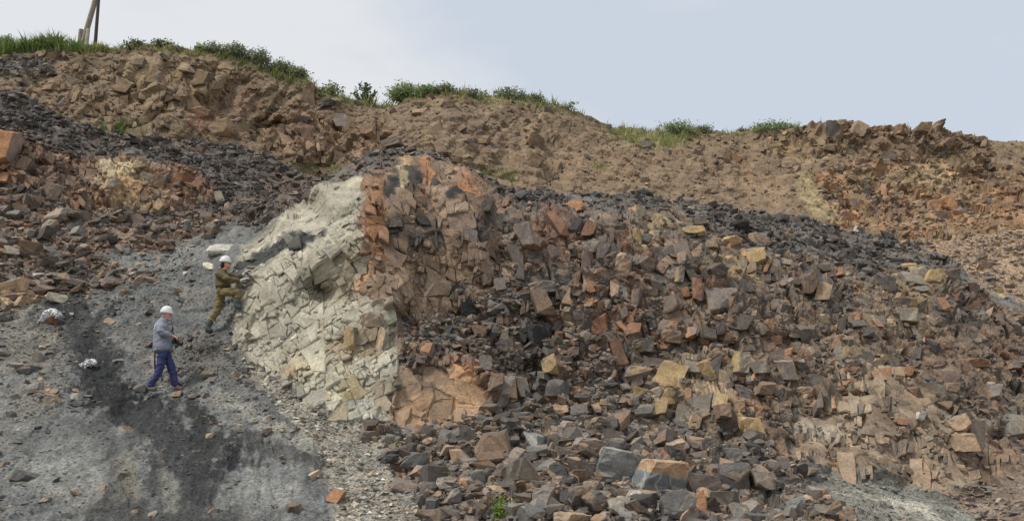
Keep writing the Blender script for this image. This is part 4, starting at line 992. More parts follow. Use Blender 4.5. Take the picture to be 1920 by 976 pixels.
BLOCKS_H = [
    (1192, 440, 26, 26, 'y'), (1203, 432, 20, 22, 'y'), (1187, 458, 14, 30, 'y'), (1173, 428, 16, 14, 't'), (1223, 445, 16, 20, 'y'), (1203, 462, 28, 18, 's'), (1205, 474, 26, 14, 'y'), (1170, 505, 30, 42, 't', 15), (1207, 505, 36, 34, 'g'), (1197, 540, 19, 25, 'p', 2), (1227, 538, 22, 18, 'p'), (1237, 515, 26, 28, 'b', 20),
    (1273, 498, 22, 24, 'o'), (1295, 502, 32, 22, 'd'), (1272, 527, 20, 28, 'y'), (1293, 524, 26, 20, 'd'), (1267, 548, 14, 14, 'o'), (1303, 557, 26, 42, 'r', 8), (1280, 558, 16, 18, 'o'), (1335, 525, 42, 30, 'd'), (1347, 574, 60, 50, 'p', -5), (1297, 447, 44, 16, 'y', 5), (1307, 428, 24, 18, 'd'), (1365, 468, 38, 18, 'y', 5), (1328, 466, 24, 24, 't'), (1328, 482, 18, 12, 'o'),
    (1365, 495, 22, 18, 'y'), (1367, 509, 20, 10, 'y'), (1378, 522, 34, 28, 'y', 10), (1408, 493, 42, 32, 'y', 10), (1413, 443, 20, 20, 't'), (1397, 543, 30, 26, 'u'), (1250, 612, 34, 22, 'o', 10), (1257, 636, 36, 28, 'p', 10), (1293, 626, 22, 24, 'o'), (1283, 598, 46, 22, 'g'), (1323, 592, 32, 24, 'g'), (1383, 612, 46, 36, 'd', 10), (1434, 620, 20, 32, 'o'), (1142, 577, 28, 16, 'b'), (1127, 608, 34, 42, 'r'),
    (1013, 588, 46, 46, 'b'), (1017, 545, 50, 26, 'g'), (1108, 552, 18, 20, 'o'), (1183, 622, 30, 26, 'r'), (1190, 568, 22, 36, 'r', 8), (1053, 498, 30, 74, 'r', -18), (1038, 442, 26, 54, 'r', -18), (983, 463, 36, 50, 'p', -15), (965, 430, 30, 36, 'u'), (1075, 440, 24, 30, 'd'), (1110, 440, 30, 28, 'r'), (1130, 480, 24, 40, 'b'), (1105, 500, 20, 44, 'r'),
    (1697, 505, 52, 28, 'y', 6), (1722, 520, 22, 24, 'y'), (1702, 538, 44, 28, 'y', 12), (1746, 526, 34, 30, 'y', 8), (1722, 551, 26, 14, 't'), (1690, 578, 48, 20, 'y'), (1693, 606, 46, 28, 'y'), (1753, 549, 26, 18, 't'), (1750, 588, 30, 24, 'o'), (1795, 562, 17, 20, 'r'), (1812, 560, 18, 20, 'r'), (1780, 525, 32, 34, 'd'), (1873, 542, 20, 11, 'y'), (1880, 555, 20, 12, 'y'),
    (1540, 515, 24, 14, 'y'), (1590, 522, 38, 16, 'o'), (1595, 537, 46, 28, 'b'), (1502, 556, 26, 40, 'b'), (1532, 566, 34, 34, 't'), (1467, 503, 26, 14, 'y'), (1467, 540, 16, 12, 'o'), (1535, 613, 20, 18, 'y'), (1637, 618, 20, 16, 'o'), (1603, 618, 30, 14, 'g'), (1470, 582, 32, 26, 'g'), (1655, 545, 26, 30, 'd'), (1560, 560, 30, 26, 'u'), (1450, 640, 26, 20, 'o'), (1475, 655, 28, 18, 'o'), (1520, 655, 24, 18, 'y'), (1575, 672, 26, 26, 'y'),
    (1645, 712, 24, 18, 'o'), (1672, 714, 22, 22, 't'), (1696, 708, 26, 22, 'o'), (1819, 690, 48, 20, 'r'), (1866, 700, 24, 26, 'b'), (1468, 708, 38, 38, 't'), (1550, 737, 48, 26, 't', 8), (1794, 795, 38, 30, 't'), (1802, 832, 46, 36, 'p'), (1894, 800, 70, 44, 'g'), (1687, 795, 24, 14, 'o'), (1722, 785, 15, 14, 'w'), (1642, 668, 34, 10, 'y'), (1644, 682, 30, 10, 'y'), (1640, 694, 34, 8, 'd'),
    (1254, 706, 68, 48, 'y', 6), (1194, 702, 50, 20, 't', 8), (1205, 738, 44, 22, 'y', 8), (1254, 748, 52, 30, 'y'), (1237, 771, 32, 26, 'y'), (1190, 752, 26, 18, 'c'), (1321, 697, 38, 34, 'y'), (1294, 692, 32, 28, 'p'), (1384, 692, 42, 38, 'y'), (1420, 705, 38, 26, 'y'), (1342, 728, 36, 36, 'b'), (1345, 760, 32, 28, 'y'), (1408, 812, 54, 40, 'y', 10), (1028, 708, 30, 34, 'y'), (975, 732, 32, 40, 't'), (1053, 742, 24, 22, 'o'),
    (1085, 738, 26, 26, 'r'), (1209, 658, 34, 20, 'b'), (881, 683, 32, 36, 'r', 6), (907, 687, 26, 34, 'b'), (802, 673, 24, 24, 'o'), (786, 687, 18, 14, 'r'), (917, 730, 30, 30, 'b'), (948, 737, 28, 40, 't'), (1390, 745, 34, 22, 'g'), (1385, 770, 26, 26, 'b'), (1300, 790, 26, 26, 't'), (1355, 795, 30, 30, 'b'), (1500, 690, 30, 22, 'u'), (1430, 745, 34, 26, 'b'), (1505, 740, 28, 20, 't'), (1770, 740, 28, 22, 'b'), (1715, 740, 24, 22, 'r'),
    (1850, 755, 30, 26, 't'), (1490, 825, 18, 30, 't'), (1600, 700, 26, 20, 'u'), (1840, 640, 34, 16, 'b'), (1900, 690, 34, 18, 't'), (1880, 650, 30, 14, 'b'), (1620, 640, 24, 18, 'u'), (820, 360, 26, 34, 'b', 10), (880, 440, 32, 36, 'b', 20), (840, 330, 18, 26, 't'), (790, 425, 30, 20, 'd'), (735, 425, 26, 20, 'd'), (905, 400, 26, 22, 'd'), (925, 545, 22, 30, 'b'),
    (700, 600, 40, 34, 't'), (660, 635, 30, 44, 'y'), (720, 635, 20, 46, 't'), (615, 532, 26, 10, 't')]
STEP_H = [(12, 296, 60, 62, 'o', -8), (6, 334, 44, 26, 'o'), (52, 318, 30, 28, 'b'), (345, 345, 30, 26, 'r'), (368, 352, 24, 26, 'r'), (300, 350, 26, 30, 'b'), (275, 335, 26, 22, 'y'), (215, 360, 30, 20, 'y')]
WALL_H = [
    (100, 112, 26, 18, 'b'), (305, 113, 18, 12, 'd'), (160, 155, 30, 10, 'g'), (235, 148, 26, 22, 'd'), (268, 128, 22, 16, 'u'), (290, 155, 30, 34, 'f'), (380, 152, 32, 30, 'f'), (352, 130, 30, 22, 't'), (238, 175, 36, 26, 't', 15), (395, 138, 20, 14, 'd', 30), (375, 215, 44, 22, 'p', 15), (415, 245, 44, 30, 't'), (145, 180, 22, 28, 't'), (95, 165, 26, 14, 'p'), (190, 200, 26, 14, 'p'),
    (615, 200, 26, 12, 'd'), (520, 245, 46, 30, 'p'), (650, 245, 40, 30, 'p', 5), (690, 262, 26, 26, 'p'), (575, 255, 30, 34, 'b'), (790, 212, 36, 14, 't', -10), (840, 200, 26, 16, 'b'), (900, 262, 44, 16, 't'), (1005, 272, 36, 30, 'b', 30), (1000, 305, 34, 26, 'b', 20), (865, 240, 26, 14, 'b', -30), (1350, 292, 20, 12, 'b'), (1378, 300, 18, 16, 'o'), (1360, 300, 16, 16, 't'),
    (1500, 265, 30, 16, 'b'), (1530, 250, 26, 22, 'b'), (1560, 250, 40, 34, 'b', 10), (1600, 255, 34, 34, 't', 20), (1720, 262, 30, 22, 'b'), (1770, 275, 26, 20, 'b'), (1840, 290, 26, 16, 'b'), (1590, 335, 26, 16, 't', 20), (1600, 380, 34, 26, 'o'), (1590, 405, 44, 22, 'o'), (1750, 388, 18, 28, 'o'), (1775, 388, 30, 28, 'o'), (1800, 392, 20, 24, 'o'), (1765, 410, 44, 14, 'o'), (1880, 315, 22, 12, 'y'), (1890, 370, 26, 16, 'o')]


def rough_stone(sh, u, v, w, h, c, roll, jointed_mode, r):
    P = sh.p(u, v); N = sh.nrm(u, v)
    m = float(px2m(P))
    hx, hz = w * m / 2 * 1.06, h * m / 2 * 1.08
    hy = min(hx, hz) * r.uniform(0.75, 1.0) + 0.25 * max(hx, hz)
    big = max(w, h) > 24
    pool = (BOXYL if big else BOXY) if jointed_mode else (LARGE if big else SMALL)
    me = pool[r.randrange(len(pool))][0]
    yaw = r.uniform(-0.3, 0.3) + (0 if r.random() < .5 else math.pi)
    tilt = r.uniform(-0.2, 0.12)
    M = Matrix.Rotation(yaw * (1 if jointed_mode else 1.4), 3, 'Z')
    M = Matrix.Rotation(R(roll) + r.uniform(-.08, .08), 3, 'Y') @ Matrix.Rotation(tilt, 3, 'X') @ M
    view = CAM - P; view = view / np.linalg.norm(view)
    push = hy * (-0.15 if jointed_mode else 0.25) + (0.08 if jointed_mode else 0.2 * hy if (v > 765 and u > 690) else 0)
    c3 = P + view * push
    if not jointed_mode: c3 = c3 + np.array([0, 0, hz * 0.12])
    return me, c3, M, (hx, hy, hz)


def put_stone(name, me, c, M, s, col, parent=None):
    o = bpy.data.objects.new(name, me)
    Mx = (M if isinstance(M, Matrix) else Matrix(M.tolist())).to_4x4()
    Mx.translation = Vector(c)
    o.matrix_world = Mx @ Matrix.Diagonal((*s, 1))
    o.color = (*[float(x) for x in col], 1)
    C.objects.link(o)
    if parent is not None: o.parent = parent
    return o


def capped_material():
    m, n, l, bsdf = node_mat('capped_boulder')
    tc = n.new('ShaderNodeTexCoord'); sp = n.new('ShaderNodeSeparateXYZ'); l.new(tc.outputs['Object'], sp.inputs[0])
    nz = noise(n, l, tc.outputs['Object'], 1.6, 5, 0.6)
    ad = n.new('ShaderNodeMath'); ad.operation = 'MULTIPLY_ADD'; l.new(nz, ad.inputs[0]); ad.inputs[1].default_value = 0.9; l.new(sp.outputs['Z'], ad.inputs[2])
    xa = n.new('ShaderNodeMath'); xa.operation = 'MULTIPLY_ADD'; l.new(sp.outputs['X'], xa.inputs[0]); xa.inputs[1].default_value = 0.25; l.new(ad.outputs[0], xa.inputs[2])
    f = ramp(n, l, xa.outputs[0], 0.62, 0.0, 0.74, 1.0)
    wv = n.new('ShaderNodeTexWave'); wv.inputs['Scale'].default_value = 0.55; wv.inputs['Distortion'].default_value = 7; wv.inputs['Detail'].default_value = 3
    l.new(tc.outputs['Object'], wv.inputs['Vector'])
    vein = ramp(n, l, wv.outputs['Fac'], 0.96, 0.0, 1.0, 0.45)
    grey = mixc(n, l, 'MIX', vein, tuple(rock((104, 108, 118))), tuple(rock((186, 184, 180))))
    org = mixc(n, l, 'MIX', ramp(n, l, noise(n, l, tc.outputs['Object'], 3.0, 5, 0.7), 0.4, 0.0, 0.6, 1.0), tuple(rock((158, 116, 86))), tuple(rock((160, 138, 112))))
    col = mixc(n, l, 'MIX', f, grey, org)
    col = mixc(n, l, 'MULTIPLY', 1.0, col, ramp(n, l, noise(n, l, tc.outputs['Object'], 7.0, 5, 0.7), 0.3, 0.7, 0.7, 1.25))
    l.new(col, bsdf.inputs['Base Color'])
    b = n.new('ShaderNodeBump'); b.inputs['Strength'].default_value = .5; b.inputs['Distance'].default_value = .03
    l.new(nz, b.inputs['Height']); l.new(b.outputs['Normal'], bsdf.inputs['Normal'])
    return m


rr = random.Random(3)
LM = []         # landmarks among the loose boulders (short name, u, v)
AUTO = {}


def colname(col):
    best = min('otprbgsdkcuy', key=lambda k: float(((np.sqrt(rock(PAL[k])) - np.sqrt(col)) ** 2).sum()))
    return CNAME[best]


def place_word(u, v):
    if u < 640 and v < 600: return 'left', 'boulders in the rubble on the left', 'in the left rubble'
    if u < 690: return 'slope', 'stones lying on the gravel slope', 'on the gravel slope'
    if v > 765: return 'heap', 'boulders in the heap below the outcrop', 'in the boulder heap'
    if 735 < u < 1180 and v > 560: return 'ledge', 'boulders on the ledge of the outcrop', 'on the outcrop ledge'
    return 'crest', 'boulders lying on the outcrop crest', 'on the outcrop crest'


LAND = [('the orange capped boulder', 1237, 898), ('the largest smooth grey boulder', 1160, 874), ('the tall purple grey block', 1377, 897), ('the flat tan slab at the bottom edge', 1075, 966), ('the green weed at the bottom', 945, 952),
        ('the big orange slab face', 815, 760), ('the flat pinkish slab', 755, 911), ('the small orange cube', 867, 895), ('the black ledge boulder', 880, 582), ('the blue black block', 1007, 640), ('the tilted brown top block', 737, 275), ('the orange fronted boulder', 1082, 392),
        ('the ochre capped column', 1195, 408), ('the black crest boulder', 1385, 430), ('the large tan boulder', 110, 405), ('the black rubble boulder', 87, 440), ('the tan flat topped block', 267, 520), ('the white crumpled rag', 93, 597), ('the man in blue trousers', 305, 650),
        ('the man in olive clothes', 425, 550), ('the leaning slab', 412, 375), ('the long grey slab', 45, 897), ('the orange low rock face', 12, 300), ('the tan rock face', 235, 345), ('the wide dark brown boulder', 1311, 904), ('the long tan topped boulder', 1105, 839), ('the brown boulder by the shale', 1565, 962)]


def auto_label(u, v, w, col):
    key, grp, where = place_word(u, v)
    size = 'large' if w > 40 else 'medium' if w > 27 else 'small'
    cand = [l for l in LAND if 6 < math.hypot(l[1] - u, l[2] - v)]
    nm, lu, lv = min(cand, key=lambda l: math.hypot(l[1] - u, l[2] - v))
    du, dv = u - lu, v - lv
    rel = ('right of' if du > 0 else 'left of') if abs(du) > abs(dv) else ('below' if dv > 0 else 'above')
    if abs(du) > 0.5 * abs(dv) and abs(dv) > 0.5 * abs(du):
        rel = ('below and ' if dv > 0 else 'above and ') + ('right of' if du > 0 else 'left of')
    kind = 'boulder' if key == 'heap' else 'stone'
    l = f"{size} {colname(col)} {kind} {where} {rel} {nm}"
    if len(l.split()) > 12: l = f"{size} {colname(col)} {kind} {rel} {nm}"
    return l, grp


def loose_thing(me, c, M, s, col, u, v, w, label=None):
    o = put_stone('boulder', me, c, M, s, col)
    l, g = auto_label(u, v, w, col)
    tag(o, label or l, 'boulder', g)
    if not label: AUTO.setdefault(l, []).append((v, o))
    return o


for lst in (HEAP_B, LEFT_B, CREST_B):
    for e in lst:
        u, v, w, h, c = e[:5]
        roll = e[5] if len(e) > 5 else rr.uniform(-12, 12)
        if lst is HEAP_B: w, h = w * 1.14, h * 1.14
        me, c3, M, s = rough_stone(front, u, v, w, h, c, roll, False, rr)
        if lst is LEFT_B and c in 'or': c = 'p' if rr.random() < .5 else 't'
        col = rock(PAL[c]) * (1.25 if c == 'c' else 0.95 if c in 'gsu' else 0.8) + 0.2 * front.col[front.idx(np.float64(u), np.float64(v))]
        col = np.clip(col * rr.uniform(0.88, 1.12), 0, .75)
        o = loose_thing(me, c3, M, s, col, u, v, w, e[6] if len(e) > 6 else None)
        if (u, v) == (1237, 898):
            o.data = o.data.copy(); o.data.materials[0] = capped_material()
n_hand = len(HEAP_B) + len(LEFT_B) + len(CREST_B)
for lst, sh, par in ((BLOCKS_H, front, SET['rock_outcrop']), (WALL_H, back, SET['quarry_wall']), (STEP_H, front, SET['rock_ledge'])):
    for e in lst:
        u, v, w, h, c = e[:5]
        roll = e[5] if len(e) > 5 else rr.uniform(-8, 8)
        me, c3, M, s = rough_stone(sh, u, v, w, h, c, roll, True, rr)
        col = rock(PAL[c]) * rr.uniform(0.88, 1.12)
        if sh is front: col = col * 0.7 + np.array(sh.col[sh.idx(np.float64(u), np.float64(v))]) * 0.3
        if sh is back: col = col * 0.55 + np.array(sh.col[sh.idx(np.float64(u), np.float64(v))]) * 0.45
        put_stone('rock_block', me, c3, M, s, np.clip(col, 0, .75), par)


def TPL(t):
    return SMALL[t] if t < 100 else BOXY[t - 100] if t < 200 else TINY[t - 200]


def stones_to_scene(st, keep_n, single_fn, stuff_name, stuff_label, parent=None):
    seen = (st.uv[:, 0] > 4) & (st.uv[:, 0] < 1916) & (st.uv[:, 1] < 972)
    order = np.argsort(np.where(seen, -st.px * st.s.prod(1) ** 0.0, 1e6))
    single = order[:keep_n]
    mask = np.ones(len(st.px), bool); mask[single] = False
    for q in single:
        tid = st.tpl[q]
        me = TPL(tid)[0]
        single_fn(me, st.c[q], st.R[q], st.s[q], np.clip(st.col[q], 0, .75), st.uv[q], st.px[q])
    Vs, Fs, Cs, off = [], [], [], 0
    for tid in np.unique(st.tpl[mask]):
        _, V, F, T = TPL(tid)
        ix = np.nonzero(mask & (st.tpl == tid))[0]
        A = np.einsum('nij,nj,vj->nvi', st.R[ix], st.s[ix], V) + st.c[ix][:, None]
        nv = len(V)
        Vs.append(A.reshape(-1, 3))
        Fs.append((F[None] + (np.arange(len(ix)) * nv)[:, None, None]).reshape(-1, 3) + off)
        off += nv * len(ix)
        base = st.col[ix][:, None, :]
        grey = base.mean(-1, keepdims=True) * 0.75
        tt = T[None, :, None]
        dull = base * 0.35 + grey * 0.65 * np.array([1.02, 0.98, 0.96])
        cc = np.where(tt > 0.6, dull, np.where(tt < 0.33, base * np.array([1.2, 1.14, 1.08]), base))
        Cs.append(cc.reshape(-1, 3))
    me = big_mesh(stuff_name, np.concatenate(Vs), np.concatenate(Fs), M_FRAG, face_col=np.clip(np.concatenate(Cs), 0, .75))
    o = link(stuff_name, me, parent)
    o['kind'] = 'stuff'
    if stuff_label: o['label'] = stuff_label
    return o


stones_to_scene(loose, 300 - n_hand, lambda me, c, Rm, s, col, uv, px: loose_thing(me, c, Rm, s, col, uv[0], uv[1], px), 'rubble', 'small angular stones and chips strewn over slopes, heap and crest')
stones_to_scene(jointed, 300 - len(BLOCKS_H), lambda me, c, Rm, s, col, uv, px: put_stone('rock_block', me, c, Rm, s, col, SET['rock_outcrop']), 'rock_fragments', None, SET['rock_outcrop'])
stones_to_scene(wallst, 300 - len(WALL_H), lambda me, c, Rm, s, col, uv, px: put_stone('rock_block', me, c, Rm, s, col, SET['quarry_wall']), 'rock_fragments', None, SET['quarry_wall'])


for l, lst in AUTO.items():
    lst.sort(key=lambda e: e[0])
    if len(lst) > 5: lst = sorted(lst, key=lambda e: e[1].location.x)
    words = {6: [', leftmost', ', second from left', ', third from left', ', third from right', ', second from right', ', rightmost'], 1: [''], 2: [', upper one', ', lower one'], 3: [', upper one', ', middle one', ', lower one'], 4: [', uppermost', ', second highest', ', second lowest', ', lowest'], 5: [', uppermost', ', second highest', ', middle one', ', second lowest', ', lowest']}.get(len(lst))
    for k, (v, o) in enumerate(lst):
        o['label'] = l + (words[k] if words else '')

# ------------------------------------------------------------------ jointed slabs that make up the rock faces
#        joint directions (deg, weight), smallest, largest (px), relief, tilt, cover, depth, steepness, palette, palette share
SLABS = {
    'pale': ([(36, 6), (24, 4), (62, 2), (140, 1.5), (105, 2)], 7, 52, 0.03, 0.13, 0.84, 0.06, 0.04, 'ccgcc', 0.10), 'brown': ([(80, 5), (98, 4), (15, 1.5), (-28, 2), (50, 1)], 8, 56, 0.035, 0.10, 0.84, 0.12, 0.08, 'bbpbud', 0.2),
    'wallbase': ([(102, 9), (84, 7), (8, 1.2), (-30, 1), (50, .7)], 10, 58, 0.06, 0.11, 0.95, 0.2, 0.2, 'ptbgpu', 0.45), 'slab': ([(84, 2), (14, 2), (-30, 1)], 44, 170, 0.03, 0.05, 0.97, 0.2, 0.2, 'tptb', 0.25),
    'blocks': ([(84, 4), (100, 4), (4, 4), (-14, 2), (58, 1)], 9, 64, 0.09, 0.14, 0.79, 0.35, 0.45, 'bduudgprtdbog', 0.72), 'ledge': ([(80, 2), (8, 2), (40, 1)], 9, 34, 0.1, 0.3, 0.3, 0.3, 0.5, 'dugbu', 0.6),
    'lwall': ([(62, 3), (75, 2), (-20, 2)], 8, 38, 0.08, 0.2, 0.85, 0.25, 0.4, 'rbbu', 0.3), 'crest': ([(80, 2), (8, 2), (40, 1)], 9, 24, 0.08, 0.3, 0.12, 0.3, 0.3, 'dugb', 0.6)}
BSLABS = {
    'earth': ([(80, 3), (104, 3), (14, 3), (-20, 2), (50, 1)], 7, 44, 0.12, 0.24, 0.48, 0.5, 0.35, 'eefh', 0.3), 'joints': ([(86, 4), (98, 3), (6, 3), (-20, 1)], 9, 56, 0.07, 0.10, 0.8, 0.4, 0.25, 'effe', 0.4),
    'pinkface': ([(80, 3), (104, 3), (-14, 3), (35, 1)], 9, 56, 0.14, 0.2, 0.85, 0.5, 0.4, 'ehpf', 0.4), 'topright': ([(70, 3), (100, 2), (14, 3), (-15, 2)], 7, 40, 0.13, 0.2, 0.6, 0.5, 0.4, 'hehf', 0.45),
    'orange': ([(84, 3), (100, 2), (4, 3), (-15, 1)], 7, 44, 0.14, 0.2, 0.5, 0.5, 0.4, 'foehe', 0.4), 'leftband': ([(80, 2), (8, 2)], 8, 30, 0.12, 0.25, 0.5, 0.4, 0.4, 'ddgu', 0.6)}


def split_faces(poly, joints, smin, smax, r, out, depth=0):
    P = np.array(poly)
    x, y = P[:, 0], P[:, 1]
    area = 0.5 * abs(float(np.dot(x, np.roll(y, 1)) - np.dot(y, np.roll(x, 1))))
    size = math.sqrt(area)
    if size < smin * 1.25 or (size < smax and r.random() < (0.10 + 0.30 * (1 - size / smax))):
        out.append(P); return
    cen = P.mean(0)
    Q = P - cen
    ev, vec = np.linalg.eigh(Q.T @ Q)
    longd = vec[:, 1]
    best, bw = None, -1
    for a, wt in joints:
        d = np.array([math.cos(R(a)), -math.sin(R(a))])
        sc = wt * (0.25 + abs(d[0] * longd[1] - d[1] * longd[0])) ** 2.2 * r.uniform(0.3, 1)
        if sc > bw: best, bw = a, sc
    a = best + r.gauss(0, 13)
    d = np.array([math.cos(R(a)), -math.sin(R(a))]); n = np.array([-d[1], d[0]])
    e = (P - cen) @ n
    off = r.uniform(-0.3, 0.3) * (e.max() - e.min()) * 0.5
    e = e - off
    A, B = [], []
    m = len(P)
    for i in range(m):
        p, q, ep, eq = P[i], P[(i + 1) % m], e[i], e[(i + 1) % m]
        (A if ep >= 0 else B).append(p)
        if ep * eq < 0:
            k = p + (q - p) * (ep / (ep - eq)); A.append(k); B.append(k)
    for part in (A, B):
        if len(part) >= 3: split_faces(part, joints, smin, smax, r, out, depth + 1)


def slab_mesh(sh, P2, relief, tilt, depth, steep, base, r):
    cu, cv = P2.mean(0)
    j, i = sh.idx(np.float64(cu), np.float64(cv))
    Pc, N = sh.P[j, i], sh.N[j, i]
    view = CAM - Pc; view = view / np.linalg.norm(view)
    n = N * (1 - steep) + np.array([view[0] * .7, view[1], -0.05]) * steep
    size = float(np.sqrt(np.ptp(P2[:, 0]) * np.ptp(P2[:, 1])))
    tilt = tilt * min(1.0, 22.0 / size)
    n = n / np.linalg.norm(n) + np.array([r.gauss(0, tilt), r.gauss(0, tilt) * .5, r.gauss(0, tilt)])
    n /= np.linalg.norm(n)
    if n @ view < 0.42:
        n = n + view * 0.5; n /= np.linalg.norm(n)
    m = float(px2m(Pc))
    jb, ib = sh.idx(P2[:, 0], P2[:, 1])
    dev = (sh.P[jb, ib] - Pc) @ n
    if size > 16 and dev.min() < -0.22 - 0.2 * (steep > .18): return None
    Pc = Pc + n * (relief * r.uniform(-0.55, 1.0) + (0.032 if depth < 0.1 else 0.02))
    # outline with broken edges
    out = []
    k = len(P2)
    for q in range(k):
        a, b = P2[q], P2[(q + 1) % k]
        L = float(np.hypot(*(b - a)))
        if L < 2.0: continue
        out.append(a)
        if L > 9:
            for f in ((0.5,) if L < 26 else (0.33, 0.68)):
                nn = np.array([-(b - a)[1], (b - a)[0]]) / L
                out.append(a + (b - a) * (f + r.uniform(-.1, .1)) + nn * r.uniform(-.06, .06) * L)
    if len(out) < 3: return None
    O = np.array(out)
    if len(O) > 12: O = O[:: 1]
    rad = np.sqrt(((O - [cu, cv]) ** 2).sum(1)).mean()
    gap = min((0.3 if depth < 0.1 else 0.75) / max(rad, 3), 0.2)
    O = np.array([cu, cv]) + (O - [cu, cv]) * (1 - gap)
    x, y = (O[:, 0] - CU) / F_PX, (CV - O[:, 1]) / F_PX
    D = x[:, None] * RT + y[:, None] * UP + FWD
    tt = ((Pc - CAM) @ n) / (D @ n)
    ring = CAM + D * tt[:, None]
    ch = min(0.16 * rad * m, 0.035)
    kk = len(ring)
    jit = np.array([r.uniform(-1, 1) for _ in range(kk)])[:, None] * n * rad * m * 0.05
    top = Pc + (ring - Pc) * (1 - min(0.22, 1.6 / max(rad, 4))) + jit
    mid = ring - n * ch
    bot = Pc + (ring - Pc) * 1.02 - n * depth
    cenp = Pc + n * rad * m * r.uniform(-0.06, 0.09) + (top[r.randrange(kk)] - Pc) * 0.25
    V = np.concatenate([cenp[None], top, mid, bot])
    F, col = [], []
    side = base * r.uniform(0.8, 1.0)
    side = side * 0.6 + side.mean() * 0.4 * np.array([1.03, .99, .95])
    for q in range(kk):
        w = (q + 1) % kk
        F.append((0, 1 + q, 1 + w)); col.append(base * r.uniform(0.9, 1.1))
        c2 = base * r.uniform(0.85, 1.15)
        F.append((1 + q, 1 + kk + q, 1 + kk + w)); F.append((1 + q, 1 + kk + w, 1 + w)); col += [c2, c2]
        F.append((1 + kk + q, 1 + 2 * kk + q, 1 + 2 * kk + w)); F.append((1 + kk + q, 1 + 2 * kk + w, 1 + kk + w)); col += [side, side]
    F = np.array(F)
    a, b, c = V[F[0][0]], V[F[0][1]], V[F[0][2]]
    if np.cross(b - a, c - a) @ n < 0: F = F[:, ::-1]
    return V, F, np.clip(np.array(col), 0, .75), rad


def build_slabs(sh, zones, table, parent, seed):
    r = random.Random(seed)
    names = [z[0] for z in zones]
    done = []
    for nm, (joints, smin, smax, relief, tilt, cover, depth, steep, pal, pm) in table.items():
        k = names.index(nm)
        jj, ii = np.nonzero(sh.W[k] > 0.5)
        uu, vv = sh.U[jj, ii], sh.V[jj, ii]
        x0, x1, y0, y1 = max(uu.min(), -165), min(uu.max(), 2085), vv.min(), min(vv.max(), 1000)
        cells = []
        n = max(1, int((x1 - x0) / 160))
        xs = np.linspace(x0, x1, n + 1)
        for q in range(n):
            split_faces([(xs[q], y0), (xs[q + 1], y0), (xs[q + 1], y1), (xs[q], y1)], joints, smin, smax, r, cells)
        pals = np.array([rock(PAL[c]) for c in pal])
        for P2 in cells:
            cu, cv = P2.mean(0)
            if not (-165 < cu < 2085): continue
            tp = float(np.interp(cu, sh.us, sh.top))
            if P2[:, 1].min() < tp - 1 or P2[:, 1].max() > 1000: continue
            j, i = sh.idx(np.float64(cu), np.float64(cv))
            if sh.W[k][j, i] < 0.5: continue
            jb, ib = sh.idx(P2[:, 0], P2[:, 1])
            if np.ptp(sh.P[jb, ib][:, 1]) > 2.2: continue
            ar = 0.5 * abs(float(np.dot(P2[:, 0], np.roll(P2[:, 1], 1)) - np.dot(P2[:, 1], np.roll(P2[:, 0], 1))))
            per = float(np.sqrt(((P2 - np.roll(P2, 1, 0)) ** 2).sum(1)).sum())
            if ar / per ** 2 < (0.028 if nm in ('pale', 'wallbase', 'brown') else 0.044): continue
            if nm not in ('pale', 'slab') and len(P2) == 3 and max(np.ptp(P2[:, 0]), np.ptp(P2[:, 1])) > 9: continue
            drift = 0.5 + 0.9 * float(fbm(np.array([cu / 70.0]), np.array([cv / 50.0]), 841, 3)[0])
            if cover < 0.8 and drift < (1 - cover) * 1.15 * r.uniform(.7, 1.3): continue
            if cover >= 0.8 and r.random() > cover: continue
            base = np.array(sh.col[j, i]) * (1 - pm) + pals[r.randrange(len(pals))] * pm
            base = base * r.uniform(*((0.88, 1.1) if nm in ('pale', 'slab') else (0.7, 1.2)))
            res = slab_mesh(sh, P2, relief, tilt, depth, steep, base, r)
            if res: done.append(res)
    done.sort(key=lambda e: -e[3])
    for V, F, col, rad in done[:300]:
        c = V[0].copy()
        o = link('rock_slab', big_mesh('rock_slab', V - c, F, M_FRAG, face_col=col), parent)
        o.location = c
    if len(done) > 300:
        off, Vs, Fs, Cs = 0, [], [], []
        for V, F, col, rad in done[300:]:
            Vs.append(V); Fs.append(F + off); Cs.append(col); off += len(V)
        o = link('small_slabs', big_mesh('small_slabs', np.concatenate(Vs), np.concatenate(Fs), M_FRAG, face_col=np.concatenate(Cs)), parent)
        o['kind'] = 'stuff'
    return len(done)


print('slabs', build_slabs(front, ZONES, {k: SLABS[k] for k in ('pale', 'brown', 'wallbase', 'slab', 'blocks', 'ledge', 'crest')}, SET['rock_outcrop'], 61),
      build_slabs(front, ZONES, {'lwall': SLABS['lwall']}, SET['rock_ledge'], 62), build_slabs(back, BZONES, BSLABS, SET['quarry_wall'], 63))

# ------------------------------------------------------------------ grass and shrubs
def blades(pos, length, width, lean, cols):
    n = len(pos)
    a = rng.uniform(0, 6.28, n)
    side = np.stack([np.cos(a), np.sin(a), np.zeros(n)], -1) * width[:, None]
    b = rng.uniform(0, 6.28, n)
    tip = np.stack([np.cos(b) * lean, np.sin(b) * lean, np.ones(n)], -1) * length[:, None]
    mid = tip * 0.55 - np.stack([np.cos(b) * lean, np.sin(b) * lean, np.zeros(n)], -1) * length[:, None] * 0.12
    V = np.stack([pos - side, pos + side, pos + mid + side * 0.7, pos + tip, pos + mid - side * 0.7], 1).reshape(-1, 3)
    i = np.arange(n)[:, None] * 5
    F = np.concatenate([i + [0, 1, 2], i + [0, 2, 4], i + [4, 2, 3]])
    return V, F, np.concatenate([cols, cols, cols])


GREENS = [(104, 126, 68), (92, 114, 62), (124, 136, 80), (148, 146, 96), (158, 150, 110)]


